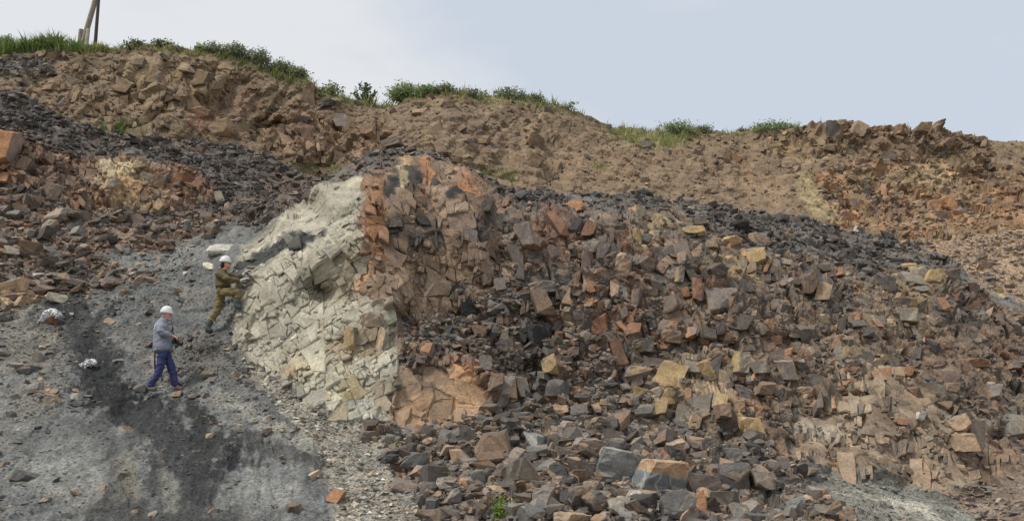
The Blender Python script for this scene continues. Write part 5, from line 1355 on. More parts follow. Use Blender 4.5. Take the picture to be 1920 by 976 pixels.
def grass_patch(sh, poly, n, lmin, lmax, mixw):
    us_, vs_ = [p[0] for p in poly], [p[1] for p in poly]
    u = rng.uniform(min(us_), max(us_), n); v = rng.uniform(min(vs_), max(vs_), n)
    ok = poly_sd(u, v, poly) > rng.uniform(-3, 4, n)
    ok &= fbm(u / 16.0, v / 8.0, 821, 4) > rng.uniform(-0.6, 0.55, n)
    u, v = u[ok], v[ok]
    P = sh.p(u, v)
    c = np.array([alb(GREENS[k]) for k in rng.choice(5, len(u), p=mixw)]) * rng.uniform(0.75, 1.15, (len(u), 1))
    hgt = 0.55 + 0.75 * np.clip(0.5 + fbm(u / 10.0, v * 0, 823, 3), 0, 1)
    return P, rng.uniform(lmin, lmax, len(u)) * hgt * 0.62, c


gp = []
G1, G2, G3 = [.35, .35, .2, .07, .03], [.15, .12, .25, .3, .18], [.08, .05, .2, .37, .3]
for poly, n, l0, l1, mw in [
        ([(-200, 88), (140, 86), (150, 98), (60, 101), (-200, 104)], 16000, .35, .95, G1), ([(140, 88), (260, 90), (240, 98), (150, 100)], 2200, .2, .5, G2),
        ([(250, 84), (400, 92), (470, 112), (560, 143), (560, 156), (470, 130), (390, 108), (260, 98)], 9000, .15, .5, G2), ([(480, 118), (600, 165), (720, 192), (760, 188), (730, 206), (640, 192), (560, 165), (490, 135)], 9000, .25, .6, G2),
        ([(740, 186), (830, 168), (1000, 184), (1050, 194), (1110, 222), (1060, 212), (960, 198), (840, 182), (750, 198)], 9000, .2, .55, G2), ([(1130, 234), (1260, 246), (1340, 248), (1290, 262), (1262, 280), (1200, 272), (1150, 252)], 9000, .2, .55, G3),
        ([(1350, 247), (1500, 240), (1480, 250), (1360, 254)], 2000, .15, .4, G2), ([(1500, 240), (1570, 230), (1700, 244), (1850, 262), (1950, 264), (1700, 250), (1560, 238)], 2200, .1, .3, G3)]:
    gp.append((back, poly, n, l0, l1, mw))
for poly, n, l0, l1, mw in [([(188, 236), (280, 232), (276, 256), (215, 258), (190, 250)], 900, .2, .5, G1), ([(545, 302), (640, 308), (625, 330), (560, 318)], 900, .15, .4, G2), ([(880, 318), (965, 322), (970, 345), (900, 338)], 800, .2, .45, G2), ([(1110, 308), (1140, 304), (1136, 318), (1116, 318)], 300, .1, .3, G2)]:
    gp.append((back, poly, n, l0, l1, mw))
PP, LL, CC = [], [], []
for sh, poly, n, l0, l1, mw in gp:
    P, L, c = grass_patch(sh, poly, n, l0, l1, mw)
    PP.append(P); LL.append(L); CC.append(c)
PP, LL, CC = np.concatenate(PP), np.concatenate(LL), np.concatenate(CC)
V, F, cf = blades(PP, LL, 0.010 + LL * 0.035, rng.uniform(0.2, 1.3, len(PP)), CC)
o = link('grass', big_mesh('grass', V, F, M_LEAF, face_col=cf))
o['kind'] = 'stuff'; o['label'] = 'green and straw coloured grass growing along the rim of the quarry wall'

M_STEM = plain_mat('twigs', (92, 80, 62))


def tube(bm, pts, rad, seg=5):
    rings = []
    for k, p in enumerate(pts):
        p = Vector(p)
        d = (Vector(pts[min(k + 1, len(pts) - 1)]) - Vector(pts[max(k - 1, 0)])).normalized()
        q = d.to_track_quat('Z', 'Y')
        rings.append([bm.verts.new(p + q @ Vector((math.cos(6.2832 * i / seg) * rad[k], math.sin(6.2832 * i / seg) * rad[k], 0))) for i in range(seg)])
    for a, b in zip(rings[:-1], rings[1:]):
        for i in range(seg):
            bm.faces.new((a[i], a[(i + 1) % seg], b[(i + 1) % seg], b[i]))
    bm.faces.new(rings[0][::-1]); bm.faces.new(rings[-1])


def bm_obj(name, bm, mat, parent=None, smooth=False):
    me = bpy.data.meshes.new(name)
    bmesh.ops.recalc_face_normals(bm, faces=bm.faces[:])
    bm.to_mesh(me); bm.free()
    if smooth:
        for p in me.polygons: p.use_smooth = True
    me.materials.append(mat)
    return link(name, me, parent)


def shrub(name, base, w, h, nstem, nleaf, leaf, cols, label, cat, group=None, upright=0.5, open_=0.0, seed=0):
    r = random.Random(seed); g = np.random.default_rng(seed)
    root = bpy.data.objects.new(name, None); root.location = Vector(base); C.objects.link(root)
    tag(root, label, cat, group)
    bm = bmesh.new(); tips = []
    for k in range(nstem):
        a = r.uniform(0, 6.28); q = math.sqrt(r.random())
        top = Vector((math.cos(a) * q * w / 2, math.sin(a) * q * w / 2 * .7, h * (1 - 0.55 * q * q) * r.uniform(.7, 1.0)))
        st = Vector((top.x * .35 * (1 - upright) + top.x * .6 * upright, top.y * .35, -0.1))
        mid = st.lerp(top, .5) + Vector((r.uniform(-.06, .06), r.uniform(-.06, .06), .05)) * h
        tube(bm, [st, mid, top], [.016 * h + .004, .010 * h + .003, .003], 4)
        for t in np.linspace(0.25, 1.05, 9):
            tips.append(st.lerp(mid, t * 2) if t < .5 else mid.lerp(top, t * 2 - 1))
    bm_obj('stem', bm, M_STEM, root)
    tips = np.array([t[:] for t in tips])
    c = tips[g.integers(0, len(tips), nleaf)] + g.normal(size=(nleaf, 3)) * np.array([.10 * w, .08 * w, .10 * h]) * (1 - open_)
    c[:, 2] = np.maximum(c[:, 2], -0.02)
    d = g.normal(size=(nleaf, 3)) + [0, 0, .5]; d /= np.linalg.norm(d, axis=1, keepdims=True)
    e = np.cross(d, g.normal(size=(nleaf, 3))); e /= np.linalg.norm(e, axis=1, keepdims=True)
    L = leaf * g.uniform(.6, 1.3, (nleaf, 1))
    V = np.stack([c - d * L, c + e * L * .45, c + d * L, c - e * L * .45], 1).reshape(-1, 3)
    F = (np.arange(nleaf)[:, None] * 4 + [0, 1, 2, 3])
    pc = np.array([alb(x) for x in cols])[g.integers(0, len(cols), nleaf)] * g.uniform(.7, 1.25, (nleaf, 1))
    link('foliage', big_mesh('foliage', V, F, M_LEAF, face_col=pc), root)
    return root


DK = [(98, 110, 84), (110, 120, 92), (128, 134, 108), (140, 136, 108)]
MD = [(112, 132, 88), (128, 146, 98), (102, 120, 82), (144, 148, 108)]
GY = [(104, 118, 88), (92, 106, 78), (80, 92, 66)]
SHR = [  # u, vbase, w, h px, colours, leaves, label
    (4, 92, 26, 36, MD, 500, 'green bush at the far left end of the grassy rim'), (38, 92, 44, 28, MD, 700, 'leafy green weeds in the rim grass near the left border'), (95, 90, 44, 22, MD, 600, 'low green weeds on the rim just left of the wooden pole'),
    (250, 92, 34, 24, GY, 350, 'airy grey green bush on the rim right of the pole'), (300, 88, 40, 14, GY, 260, 'low grey green sprigs on the mound right of the pole'), (372, 94, 22, 20, MD, 240, 'small green bush at the start of the dark shrub row'), (400, 98, 40, 24, DK, 420, 'dark shrub in the sloping row, uppermost one'),
    (440, 106, 44, 28, DK, 520, 'dark leafy shrub second from the top of the sloping row'), (478, 116, 46, 32, DK, 560, 'dark dense shrub in the middle of the sloping row'), (520, 132, 46, 30, DK, 520, 'dark shrub on the slope second from the row end'), (556, 146, 40, 26, DK, 460, 'dark shrub at the lower end of the sloping row'),
    (622, 176, 40, 32, DK, 300, 'upright dark weeds in grass left of the feathery sapling'), (760, 190, 56, 34, MD, 900, 'round bright green bush in the dip of the rim'), (800, 184, 44, 26, MD, 600, 'green bush touching the round bush on its right'), (832, 174, 40, 20, DK, 380, 'dark low shrub on top of the middle mound'), (880, 182, 50, 14, DK, 260, 'thin dark sprigs on the rim of the middle mound'),
    (955, 186, 56, 24, DK, 560, 'dark green bush on the rim right of the middle mound'), (1003, 190, 30, 22, DK, 320, 'small pointed dark bush right of the rim bush'), (1055, 200, 50, 12, DK, 240, 'low dark sprigs where the rim drops to the right'),
    (1270, 250, 64, 24, MD, 700, 'green bush above the straw grass on the lower rim'), (1322, 250, 34, 20, DK, 360, 'small green bush at the right of the lower rim grass'), (1455, 248, 72, 22, MD, 760, 'lone wide green bush on the right half of the rim'), (1400, 249, 30, 8, DK, 120, 'tiny sprigs left of the lone wide bush')]
for k, (u, vb, w, h, cols, nl, lab) in enumerate(SHR):
    u_ = float(u); tp = float(np.interp(u_, back.us, back.top))
    P = back.p(u_, max(vb - 2, tp + 1)) + np.array([0, 0.15, 0])
    m = float(px2m(P))
    shrub('shrub', P, w * m * 1.15, h * m * 1.0, 16 + nl // 45, int(nl * 3), 0.06, cols, lab, 'shrub', 'shrubs along the rim', upright=.25, seed=900 + k)
P = back.p(683.0, 190.0); m = float(px2m(P))
shrub('sapling', P, 46 * m, 40 * m, 9, 420, .085, GY, 'feathery grey green sapling standing alone in the rim dip', 'sapling', None, upright=.1, open_=.55, seed=77)
for (u, v, w, h, lab, nl) in [(945, 962, 46, 40, 'bright green weed growing between boulders at the bottom edge', 420), (746, 834, 22, 18, 'small green tuft beside the slate grey wedge in the heap', 160), (832, 893, 24, 18, 'pale green sprig among grey boulders of the heap', 120)]:
    P = front.p(float(u), float(v)) + (CAM - front.p(float(u), float(v))) * 0.012; m = float(px2m(P))
    shrub('weed', P, w * m, h * m, 9, nl, .035, [(120, 140, 66), (98, 126, 58), (142, 150, 84)], lab, 'weed', None, upright=.2, seed=u)

# ------------------------------------------------------------------ wooden pole on the rim
M_WOOD = plain_mat('weathered_wood', (128, 120, 108), .85, .3, 9, .4)
M_WOOD2 = plain_mat('pale_wood', (156, 150, 138), .85, .25, 9, .4)
M_DARKWOOD = plain_mat('dark_wood', (62, 58, 56), .85, .3, 9, .4)
Yp = float(back.p(155.0, 92.0)[1]) + 0.3


def pole_part(name, pts, rads, mat, parent, seg=10):
    bm = bmesh.new()
    tube(bm, [Vector(at(u, v, Yp + dy)) - parent.location for u, v, dy in pts], rads, seg)
    return bm_obj(name, bm, mat, parent)


pole = bpy.data.objects.new('utility_pole', None); pole.location = Vector(at(160, 88, Yp)); C.objects.link(pole)
tag(pole, 'leaning grey wooden pole with thin brace and two stubs on the rim', 'pole')
pole_part('pole', [(153, 96, 0), (163, 55, 0), (176, 10, 0), (190, -45, 0), (205, -110, 0)], [.125, .12, .11, .10, .09], M_WOOD, pole)
pole_part('brace', [(177.5, 100, -.15), (181, 50, -.12), (185, 0, -.06), (190, -50, .12)], [.075, .07, .065, .06], M_DARKWOOD, pole)
pole_part('stub', [(148, 94, .12), (152.5, 56, .12)], [.105, .1], M_WOOD, pole)
pole_part('stub', [(161, 95, -.2), (165.5, 55, -.2)], [.085, .08], M_WOOD2, pole)


def plank(a, b, r, lab):
    root_loc = Vector(at(a[0], a[1], Yp + a[2]))
    bm = bmesh.new()
    d = Vector(at(b[0], b[1], Yp + b[2])) - root_loc
    L = d.length
    bmesh.ops.create_cube(bm, size=1)
    for v in bm.verts: v.co = Vector((v.co.x * r * 2, v.co.y * r * 1.1, v.co.z * L + L / 2))
    bmesh.ops.bevel(bm, geom=bm.edges[:], offset=r * .15, segments=1, affect='EDGES')
    o = bm_obj('plank', bm, M_DARKWOOD)
    o.rotation_euler = d.to_track_quat('Z', 'Y').to_euler(); o.location = root_loc
    tag(o, lab, 'plank', 'dark planks on the rim')
    return o


plank((122, 92, 0), (109, 70, .1), .10, 'dark broken plank sticking out of the grass left of the pole')
plank((152, 90, -.1), (138, 78, -.1), .07, 'dark plank leaning against the left stub of the pole')
plank((163, 88, -.25), (181, 87, -.25), .09, 'dark beam lying between pole and brace feet')

# ------------------------------------------------------------------ litter
M_BAG = plain_mat('white_sheet', (.72, .72, .70), .5, .12, 30, .5, direct=True)


def crumple(name, u, v, pts, rad, lab, seed):
    P = front.p(float(u), float(v)); m = float(px2m(P))
    r = np.random.default_rng(seed)
    bm = bmesh.new()
    seg = 14
    fine = []
    for a, b in zip(pts[:-1], pts[1:]):
        for t in np.linspace(0, 1, 6)[:-1]: fine.append((a[0] + (b[0] - a[0]) * t, a[1] + (b[1] - a[1]) * t, a[2] + (b[2] - a[2]) * t))
    fine.append(pts[-1])
    P3 = [Vector(((x - u) * m, -rz * m * .4, (v - y) * m)) for x, y, rz in fine]
    tube(bm, P3, [rz * m * rad for x, y, rz in fine], seg)
    for vtx in bm.verts:
        vtx.co += Vector(r.normal(size=3) * 1.5 * m)
    bmesh.ops.triangulate(bm, faces=bm.faces[:])
    o = bm_obj(name, bm, M_BAG)
    o.location = Vector(P + (CAM - P) / np.linalg.norm(CAM - P) * 0.05)
    tag(o, lab, 'rag')
    return o


crumple('rag', 93, 604, [(74, 607, 3), (82, 600, 5), (88, 590, 6), (96, 587, 6), (106, 590, 6), (113, 596, 5)], 1.0, 'crumpled white rag arched over a brown stone on the left slope', 4)
crumple('rag', 165, 688, [(148, 688, 2.5), (156, 690, 3), (163, 684, 6), (172, 682, 6.5), (180, 684, 5)], 1.0, 'smaller crumpled white rag at the top of the coal streak', 5)
me, c3, M, s = rough_stone(front, 99, 604, 18, 16, 'r', 0, False, rr)
loose_thing(me, c3, M, s, rock(PAL['r']) * .8, 99, 604, 18, 'brown stone lying under the arched white rag')
for (u, v, lab) in [(1609, 424, 'long white scrap of litter on the upper right crest'), (1600, 437, 'small white scrap of litter leaning below the longer one')]:
    tp = float(np.interp(u, front.us, front.top))
    P = front.p(float(u), max(float(v), tp + 3)); m = float(px2m(P))
    bm = bmesh.new(); bmesh.ops.create_cube(bm, size=1)
    for k, vtx in enumerate(bm.verts): vtx.co = Vector((vtx.co.x * 11 * m, vtx.co.y * 4 * m, vtx.co.z * 4 * m)) + Vector(rng.normal(size=3) * .6 * m)
    o = bm_obj('scrap', bm, M_BAG); o.location = Vector(P + np.array([0, -.1, .1])); o.rotation_euler = (0, R(-15 if v < 430 else -60), 0)
    tag(o, lab, 'litter')

# ------------------------------------------------------------------ the two men
def cloth_mat(name, c, scale=30, var=.18):
    return plain_mat(name, c, .85, var, scale, .35)


M_SKIN = plain_mat('skin', (188, 134, 110), .6, .08, 20, .05)
M_HELM = plain_mat('white_helmet', (.74, .74, .72), .4, .04, 10, 0, direct=True, spec=.4)
M_GREYJ = cloth_mat('grey_jacket', (124, 127, 136))
M_BLUET = cloth_mat('blue_trousers', (54, 58, 92))
M_NAVY = cloth_mat('navy_cloth', (44, 46, 78))
M_OLIVE = cloth_mat('olive_jacket', (88, 80, 55))
M_KHAKI = cloth_mat('khaki_trousers', (112, 98, 66))
M_SHOE = cloth_mat('tan_shoe', (104, 92, 82))
M_BOOT = cloth_mat('rubber_boot', (72, 80, 74))
M_BLACK = plain_mat('black_plastic', (34, 34, 37), .45, .1, 20, 0)
M_HAIR = plain_mat('dark_hair', (48, 40, 36), .8, .2, 40, .3)
M_BEARD = plain_mat('grey_beard', (150, 146, 142), .85, .2, 40, .3)
M_GLOVE = plain_mat('white_glove', (178, 178, 172), .8, .1, 40, .2)
M_BAND = plain_mat('yellow_band', (140, 134, 76), .6, .1, 20, 0)
M_PATCH = plain_mat('white_patch', (200, 202, 206), .7, .05, 20, 0)
M_GREYMARK = plain_mat('grey_print', (120, 130, 150), .7, .05, 20, 0)


def skin_obj(name, chains, mat, parent, sub=2, fold=0.0, seed=0):
    """one continuous surface grown around a skeleton of joints (x, y, z, rx, ry)"""
    key, verts, rad, edges = {}, [], [], set()
    for ch in chains:
        prev = None
        for p in ch:
            k = tuple(round(c, 4) for c in p[:3])
            if k not in key:
                key[k] = len(verts); verts.append(p[:3])
                r1 = p[3]; r2 = p[4] if len(p) > 4 else r1
                rad.append((r1, r2))
            i = key[k]
            if prev is not None and prev != i: edges.add((min(i, prev), max(i, prev)))
            prev = i
    me = bpy.data.meshes.new(name + '_skeleton')
    me.from_pydata(verts, list(edges), [])
    tmp = bpy.data.objects.new(name + '_tmp', me); C.objects.link(tmp)
    md = tmp.modifiers.new('skin', 'SKIN'); md.use_smooth_shade = True; md.branch_smoothing = 0.6
    for i, d in enumerate(me.skin_vertices[0].data):
        d.radius = rad[i]; d.use_root = (i == 0)
    ss = tmp.modifiers.new('smooth', 'SUBSURF'); ss.levels = sub; ss.render_levels = sub
    dg = bpy.context.evaluated_depsgraph_get()
    out = bpy.data.meshes.new_from_object(tmp.evaluated_get(dg))
    out.name = name
    bpy.data.objects.remove(tmp, do_unlink=True); bpy.data.meshes.remove(me)
    if fold:
        from mathutils import noise as mn
        o3 = Vector((seed, seed * 2, seed * 3))
        for v in out.vertices:
            q = Vector((v.co.x * 8 + v.co.z * 5, v.co.y * 9, v.co.z * 17 - v.co.x * 6))
            v.co += v.normal * fold * (mn.noise(q + o3) + .5 * mn.noise(q * 2.3 + o3))
    out.materials.clear(); out.materials.append(mat)
    for p in out.polygons: p.use_smooth = True
    return link(name, out, parent)


def hand_chains(wr, d, up, scale=1.0, curl=0.6, thumb=1):
    """palm and five fingers; d: pointing direction, up: back of the hand"""
    wr, d, up = Vector(wr), Vector(d).normalized(), Vector(up).normalized()
    sd = d.cross(up).normalized()
    up = sd.cross(d)
    palm = wr + d * .06 * scale
    ch = [[(*wr, .026, .02), (*palm, .036 * scale, .016 * scale)]]
    for k, (off, L) in enumerate(((-.03, .062), (-.01, .075), (.01, .07), (.03, .055))):
        b = palm + d * .035 * scale + sd * off * scale
        c1 = b + (d * math.cos(curl * .5) - up * math.sin(curl * .5)) * L * .5 * scale
        c2 = c1 + (d * math.cos(curl * 1.4) - up * math.sin(curl * 1.4)) * L * .5 * scale
        ch.append([(*palm, .036 * scale, .016 * scale), (*b, .0098), (*c1, .0092), (*c2, .0078)])
    tb = palm - d * .02 * scale + sd * -.036 * scale * thumb
    ch.append([(*palm, .036 * scale, .016 * scale), (*tb, .013), (*(tb + (d * .7 - sd * .6 * thumb - up * .3) * .03 * scale), .011), (*(tb + (d * 1.3 - sd * .7 * thumb - up * .7) * .042 * scale), .009)])
    return ch


def hard_hat(parent, c, yaw_tilt, s=1.0):
    bm = bmesh.new()
    bmesh.ops.create_uvsphere(bm, u_segments=24, v_segments=14, radius=1)
    for v in bm.verts:
        x, y, z = v.co
        if z < 0: z = z * .10
        rim = 1.0 + (.10 * max(0, 1 - abs(z) * 9))
        fwd = max(0, x) ** 2 * max(0, 1 - abs(z + .03) * 4) * .30
        bul = (1 - max(0, z) ** 2) ** 0.5 if z > 0 else 1
        if z > 0:
            sq = (1 - z ** 2.6) ** 0.5 / (bul + 1e-4) if bul > .05 else 1
            x, y = x * min(sq, 1.5), y * min(sq, 1.5)
        ridge = 1 + .05 * math.exp(-(y / .16) ** 2) * (z > .3)
        v.co = Vector((x * .125 * rim + fwd * .15, y * .108 * rim, z * .152 * ridge)) * s
    o = bm_obj('helmet', bm, M_HELM, parent, True)
    o.location = c; o.rotation_euler = (0, yaw_tilt, 0)
    return o


def ball_part(name, c, r, mat, parent, rot=(0, 0, 0), cut=None):
    bm = bmesh.new(); bmesh.ops.create_icosphere(bm, subdivisions=3, radius=1)
    for v in bm.verts:
        v.co = Vector((v.co.x * r[0], v.co.y * r[1], v.co.z * r[2]))
    o = bm_obj(name, bm, mat, parent, True); o.location = c; o.rotation_euler = rot
    return o


def face_parts(root, hx, hy, hz):
    for sy in (-1, 1):
        ball_part('eye', (hx + .078, hy + sy * .033, hz + .0), (.010, .014, .008), M_HAIR, root)
    ball_part('mouth', (hx + .074, hy, hz - .075), (.012, .026, .006), plain_mat('lips', (150, 84, 76), .6, .05, 20, 0), root)


def head_chains(neck, jaw, head, top):
    j, h = Vector(jaw), Vector(head)
    ch = [[(*neck, .055, .058), (*jaw, .066, .062), (*head, .088, .076), (*top, .055, .05)]]
    n = h + Vector((.082, 0, -.028))
    ch.append([(*head, .088, .076), (*n, .020), (*(n + Vector((.026, 0, -.02))), .012)])
    for sy in (-1, 1):
        ch.append([(*head, .088, .076), (*(h + Vector((-.012, sy * .076, -.02))), .018), (*(h + Vector((-.02, sy * .088, -.018))), .016)])
    return ch


def drape_patch(name, target, origin, ax, ay, d, nx, ny, off, mat, parent):
    """a cloth patch laid onto the surface of target: rays go along d"""
    from mathutils.bvhtree import BVHTree
    me = target.data
    bvh = BVHTree.FromPolygons([v.co for v in me.vertices], [p.vertices[:] for p in me.polygons])
    ax, ay, d, origin = Vector(ax), Vector(ay), Vector(d).normalized(), Vector(origin)
    top, grid, hit = [], [], []
    for j in range(ny + 1):
        for i in range(nx + 1):
            q = origin + ax * (i / nx - .5) + ay * (j / ny - .5)
            loc, nor, _, _ = bvh.ray_cast(q - d * 1.0, d)
            hit.append(loc is not None)
            if loc is None: loc = q
            grid.append(loc - d * off); top.append(loc + d * .006)
    n = (nx + 1) * (ny + 1); F = []
    for j in range(ny):
        for i in range(nx):
            a = j * (nx + 1) + i
            if all(hit[x] for x in (a, a + 1, a + nx + 2, a + nx + 1)): F.append((a, a + 1, a + nx + 2, a + nx + 1))
    rim = [i for i in range(nx + 1)] + [j * (nx + 1) + nx for j in range(1, ny + 1)] + [ny * (nx + 1) + i for i in range(nx - 1, -1, -1)] + [j * (nx + 1) for j in range(ny - 1, 0, -1)]
    for a, b in zip(rim, rim[1:] + rim[:1]):
        if hit[a] and hit[b]: F.append((a, b, b + n, a + n))
    bm = bmesh.new()
    vs = [bm.verts.new(p) for p in grid + top]
    for f in F: bm.faces.new([vs[k] for k in f])
    bmesh.ops.delete(bm, geom=[v for v in bm.verts if not v.link_faces], context='VERTS')
    return bm_obj(name, bm, mat, parent, False)


# --- man in grey jacket and blue trousers
g0 = front.p(305.0, 728.0)
A = bpy.data.objects.new('person', None); C.objects.link(A)
A.location = Vector(g0 + np.array([0, -0.10, -0.015]))
tag(A, 'man in white helmet, grey jacket and blue trousers standing on the slope with a camera', 'person', 'men working on the slope')
nk, jw, hd, tp_ = (-.085, 0, 1.46), (-.03, 0, 1.51), (-.035, 0, 1.585), (-.05, 0, 1.66)
pel, wai, che, sho = (-.02, 0, .84), (-.05, 0, .99), (-.10, 0, 1.2), (-.11, 0, 1.36)
hN, hF = (-.02, -.075, .78), (0, .08, .78)
body = [[(*pel, .13, .12), (*wai, .12, .11), (*che, .12, .11), (*sho, .08, .08), (*nk, .055, .058)]] + head_chains(nk, jw, hd, tp_)
armN = [(-.08, -.17, 1.36), (-.02, -.27, 1.16), (.17, -.15, 1.125)]
armF = [(-.09, .17, 1.36), (.0, .26, 1.14), (.13, .13, 1.03)]
for arm in (armN, armF):
    body.append([(*sho, .08, .08), (*(Vector(arm[0]) * .85 + Vector(sho) * .15 + Vector((0, 0, -.03))), .042), (*arm[1], .04), (*arm[2], .028)])
body += hand_chains(armN[2], (.8, .25, -.35), (.3, -.3, .9), 1.0, .9, 1)
body += hand_chains(armF[2], (.7, -.6, .05), (.0, .3, -.9), 1.0, 1.0, -1)
legs = {}
for nm, h, kn, an, toe in (('n', hN, (-.02, -.10, .46), (-.18, -.10, .10), (-.04, -.11, .035)), ('f', hF, (.13, .09, .47), (.245, .10, .13), (.42, .08, .06))):
    body.append([(*pel, .09, .085), (*(Vector(h) * .8 + Vector(pel) * .2), .055), (*kn, .05), (*an, .036), (*(Vector(an).lerp(Vector(toe), .55) + Vector((0, 0, .0))), .022)])
    legs[nm] = (h, kn, an, toe)
skin_obj('body', body, M_SKIN, A)
jk = [[(-.03, 0, .78, .205, .19), (-.05, 0, .88, .21, .195), (-.08, 0, 1.02, .205, .19), (*che, .21, .20), (-.12, 0, 1.33, .175, .175), (-.11, 0, 1.39, .13, .13)]]
for arm, e in ((armN, -1), (armF, 1)):
    m1 = tuple((Vector(arm[0]) + Vector(arm[1])) / 2)
    m2 = tuple((Vector(arm[1]) * .55 + Vector(arm[2]) * .45))
    jk.append([(-.12, 0, 1.33, .175, .175), (*arm[0], .105), (*m1, .09), (*arm[1], .08), (*m2, .068), (*arm[2], .052)])
jacket = skin_obj('jacket', jk, M_GREYJ, A, 3, .020, 3)
tr = [[(-.03, 0, .93, .14, .13), (*pel, .15, .14)]]
for nm in ('n', 'f'):
    h, kn, an, toe = (Vector(x) for x in legs[nm])
    tr.append([(*pel, .15, .14), (*h, .11), (*(h.lerp(kn, .5)), .096), (*kn, .08), (*kn.lerp(an, .5), .075), (*kn.lerp(an, 1.08), .075)])
trous = skin_obj('trousers', tr, M_BLUET, A, 3, .020, 8)
for nm in ('n', 'f'):
    h, kn, an, toe = (Vector(x) for x in legs[nm])
    heel = Vector((an.x - .055, an.y, toe.z + .01))
    skin_obj('shoe', [[(*(an + Vector((0, 0, .03))), .068), (*Vector((an.x + .01, an.y, toe.z + .03)), .078, .07), (*(an.lerp(toe, .6) + Vector((0, 0, -.012))), .07, .062), (*toe, .062, .045)], [(*Vector((an.x + .01, an.y, toe.z + .03)), .078, .07), (*heel, .066, .058)]], M_SHOE, A)
hard_hat(A, (-.055, 0, 1.605), R(6))
face_parts(A, hd[0], 0, hd[2])
ball_part('beard', (.010, 0, 1.487), (.050, .052, .034), M_BEARD, A, (0, R(20), 0))
ball_part('hair', (-.085, 0, 1.54), (.05, .078, .055), M_BEARD, A)
p_ = drape_patch('back_patch', jacket, (-.205, -.1, 1.30), (.115, -.05, 0), (0.02, 0, .14), (.42, .9, -.05), 6, 6, .006, M_PATCH, A)
for zz, L in ((1.335, .05), (1.30, .065), (1.27, .04)):
    drape_patch('print_mark', jacket, (-.205, -.1, zz - .01), (.9 * L, -.4 * L, 0), (0, 0, .016), (.42, .9, -.05), 3, 1, .009, M_GREYMARK, p_)
drape_patch('pocket', trous, (-.02, -.2, .62), (.13, 0, 0), (-.02, 0, .16), (0.1, 1, 0), 6, 6, .012, M_BLUET, A)
drape_patch('pocket_flap', trous, (-.02, -.2, .70), (.14, 0, 0), (-.02, 0, .04), (0.1, 1, 0), 6, 2, .02, M_NAVY, A)
#drape_patch('shirt_hem', trous, (-.14, -.2, .81), (.13, 0, 0), (.02, 0, .10), (.35, 1, 0), 5, 3, .025, M_NAVY, A)

def collar(pts, rads, mat, jacket):
    bm = bmesh.new(); tube(bm, pts, rads, 20)
    return bm_obj('collar', bm, mat, jacket, True)


collar([(-.125, 0, 1.33), (-.115, 0, 1.385), (-.10, 0, 1.43), (-.085, 0, 1.465), (-.075, 0, 1.49)], [.14, .13, .105, .085, .08], M_GREYJ, jacket)

# camera held in his hands
cam = bpy.data.objects.new('photo_camera', None); C.objects.link(cam)
cam.location = A.location + Vector((.215, -.055, 1.025)); cam.rotation_euler = (0, R(24), R(-8))
tag(cam, 'black photo camera with a long lens held by the man in blue trousers', 'camera')
bm = bmesh.new(); bmesh.ops.create_cube(bm, size=1)
for v in bm.verts: v.co = Vector((v.co.x * .07, v.co.y * .135, v.co.z * .10))
bmesh.ops.bevel(bm, geom=bm.edges[:], offset=.012, segments=2, affect='EDGES')
bm_obj('camera_body', bm, M_BLACK, cam)
bm = bmesh.new(); bmesh.ops.create_cube(bm, size=1)
for v in bm.verts: v.co = Vector((v.co.x * .05 * (1 - .3 * (v.co.z > 0)), v.co.y * .055 * (1 - .3 * (v.co.z > 0)), v.co.z * .035 + .066))
bm_obj('viewfinder', bm, M_BLACK, cam)
bm = bmesh.new(); tube(bm, [(.03, 0, -.005), (.05, 0, -.005), (.052, 0, -.005), (.13, 0, -.005), (.132, 0, -.005), (.165, 0, -.005)], [.036, .036, .041, .041, .046, .046], 18)
lens = bm_obj('lens', bm, M_BLACK, cam)
M_GLASS = plain_mat('lens_glass', (20, 22, 34), .08, 0, 5, 0, spec=.6)
bm = bmesh.new(); tube(bm, [(.1655, 0, -.005), (.1665, 0, -.005)], [.038, .034], 18); bm_obj('lens_glass', bm, M_GLASS, lens)
bm = bmesh.new(); tube(bm, [(0, -.065, .03), (-.10, -.09, .16), (-.22, -.10, .33), (-.29, -.03, .42)], [.007] * 4, 6); bm_obj('strap', bm, M_BLACK, cam)

# stick hanging behind him
st = bpy.data.objects.new('hammer', None); C.objects.link(st)
st.location = A.location + Vector((-.215, .02, .80)); st.rotation_euler = (0, R(-5), 0)
tag(st, 'dark handled hammer hanging behind the man in blue trousers', 'hammer')
bm = bmesh.new(); tube(bm, [(0, 0, .02), (0, 0, -.17), (.01, 0, -.36)], [.014, .015, .019], 8); bm_obj('handle', bm, M_BLACK, st)
bm = bmesh.new(); bmesh.ops.create_cube(bm, size=1)
for v in bm.verts: v.co = Vector((v.co.x * .13 * (1.0 if v.co.z > 0 else .9), v.co.y * .035, v.co.z * .04 + .03))
bmesh.ops.bevel(bm, geom=bm.edges[:], offset=.006, segments=1, affect='EDGES')
bm_obj('hammer_head', bm, plain_mat('dark_steel', (70, 68, 66), .5, .1, 20, 0), st)

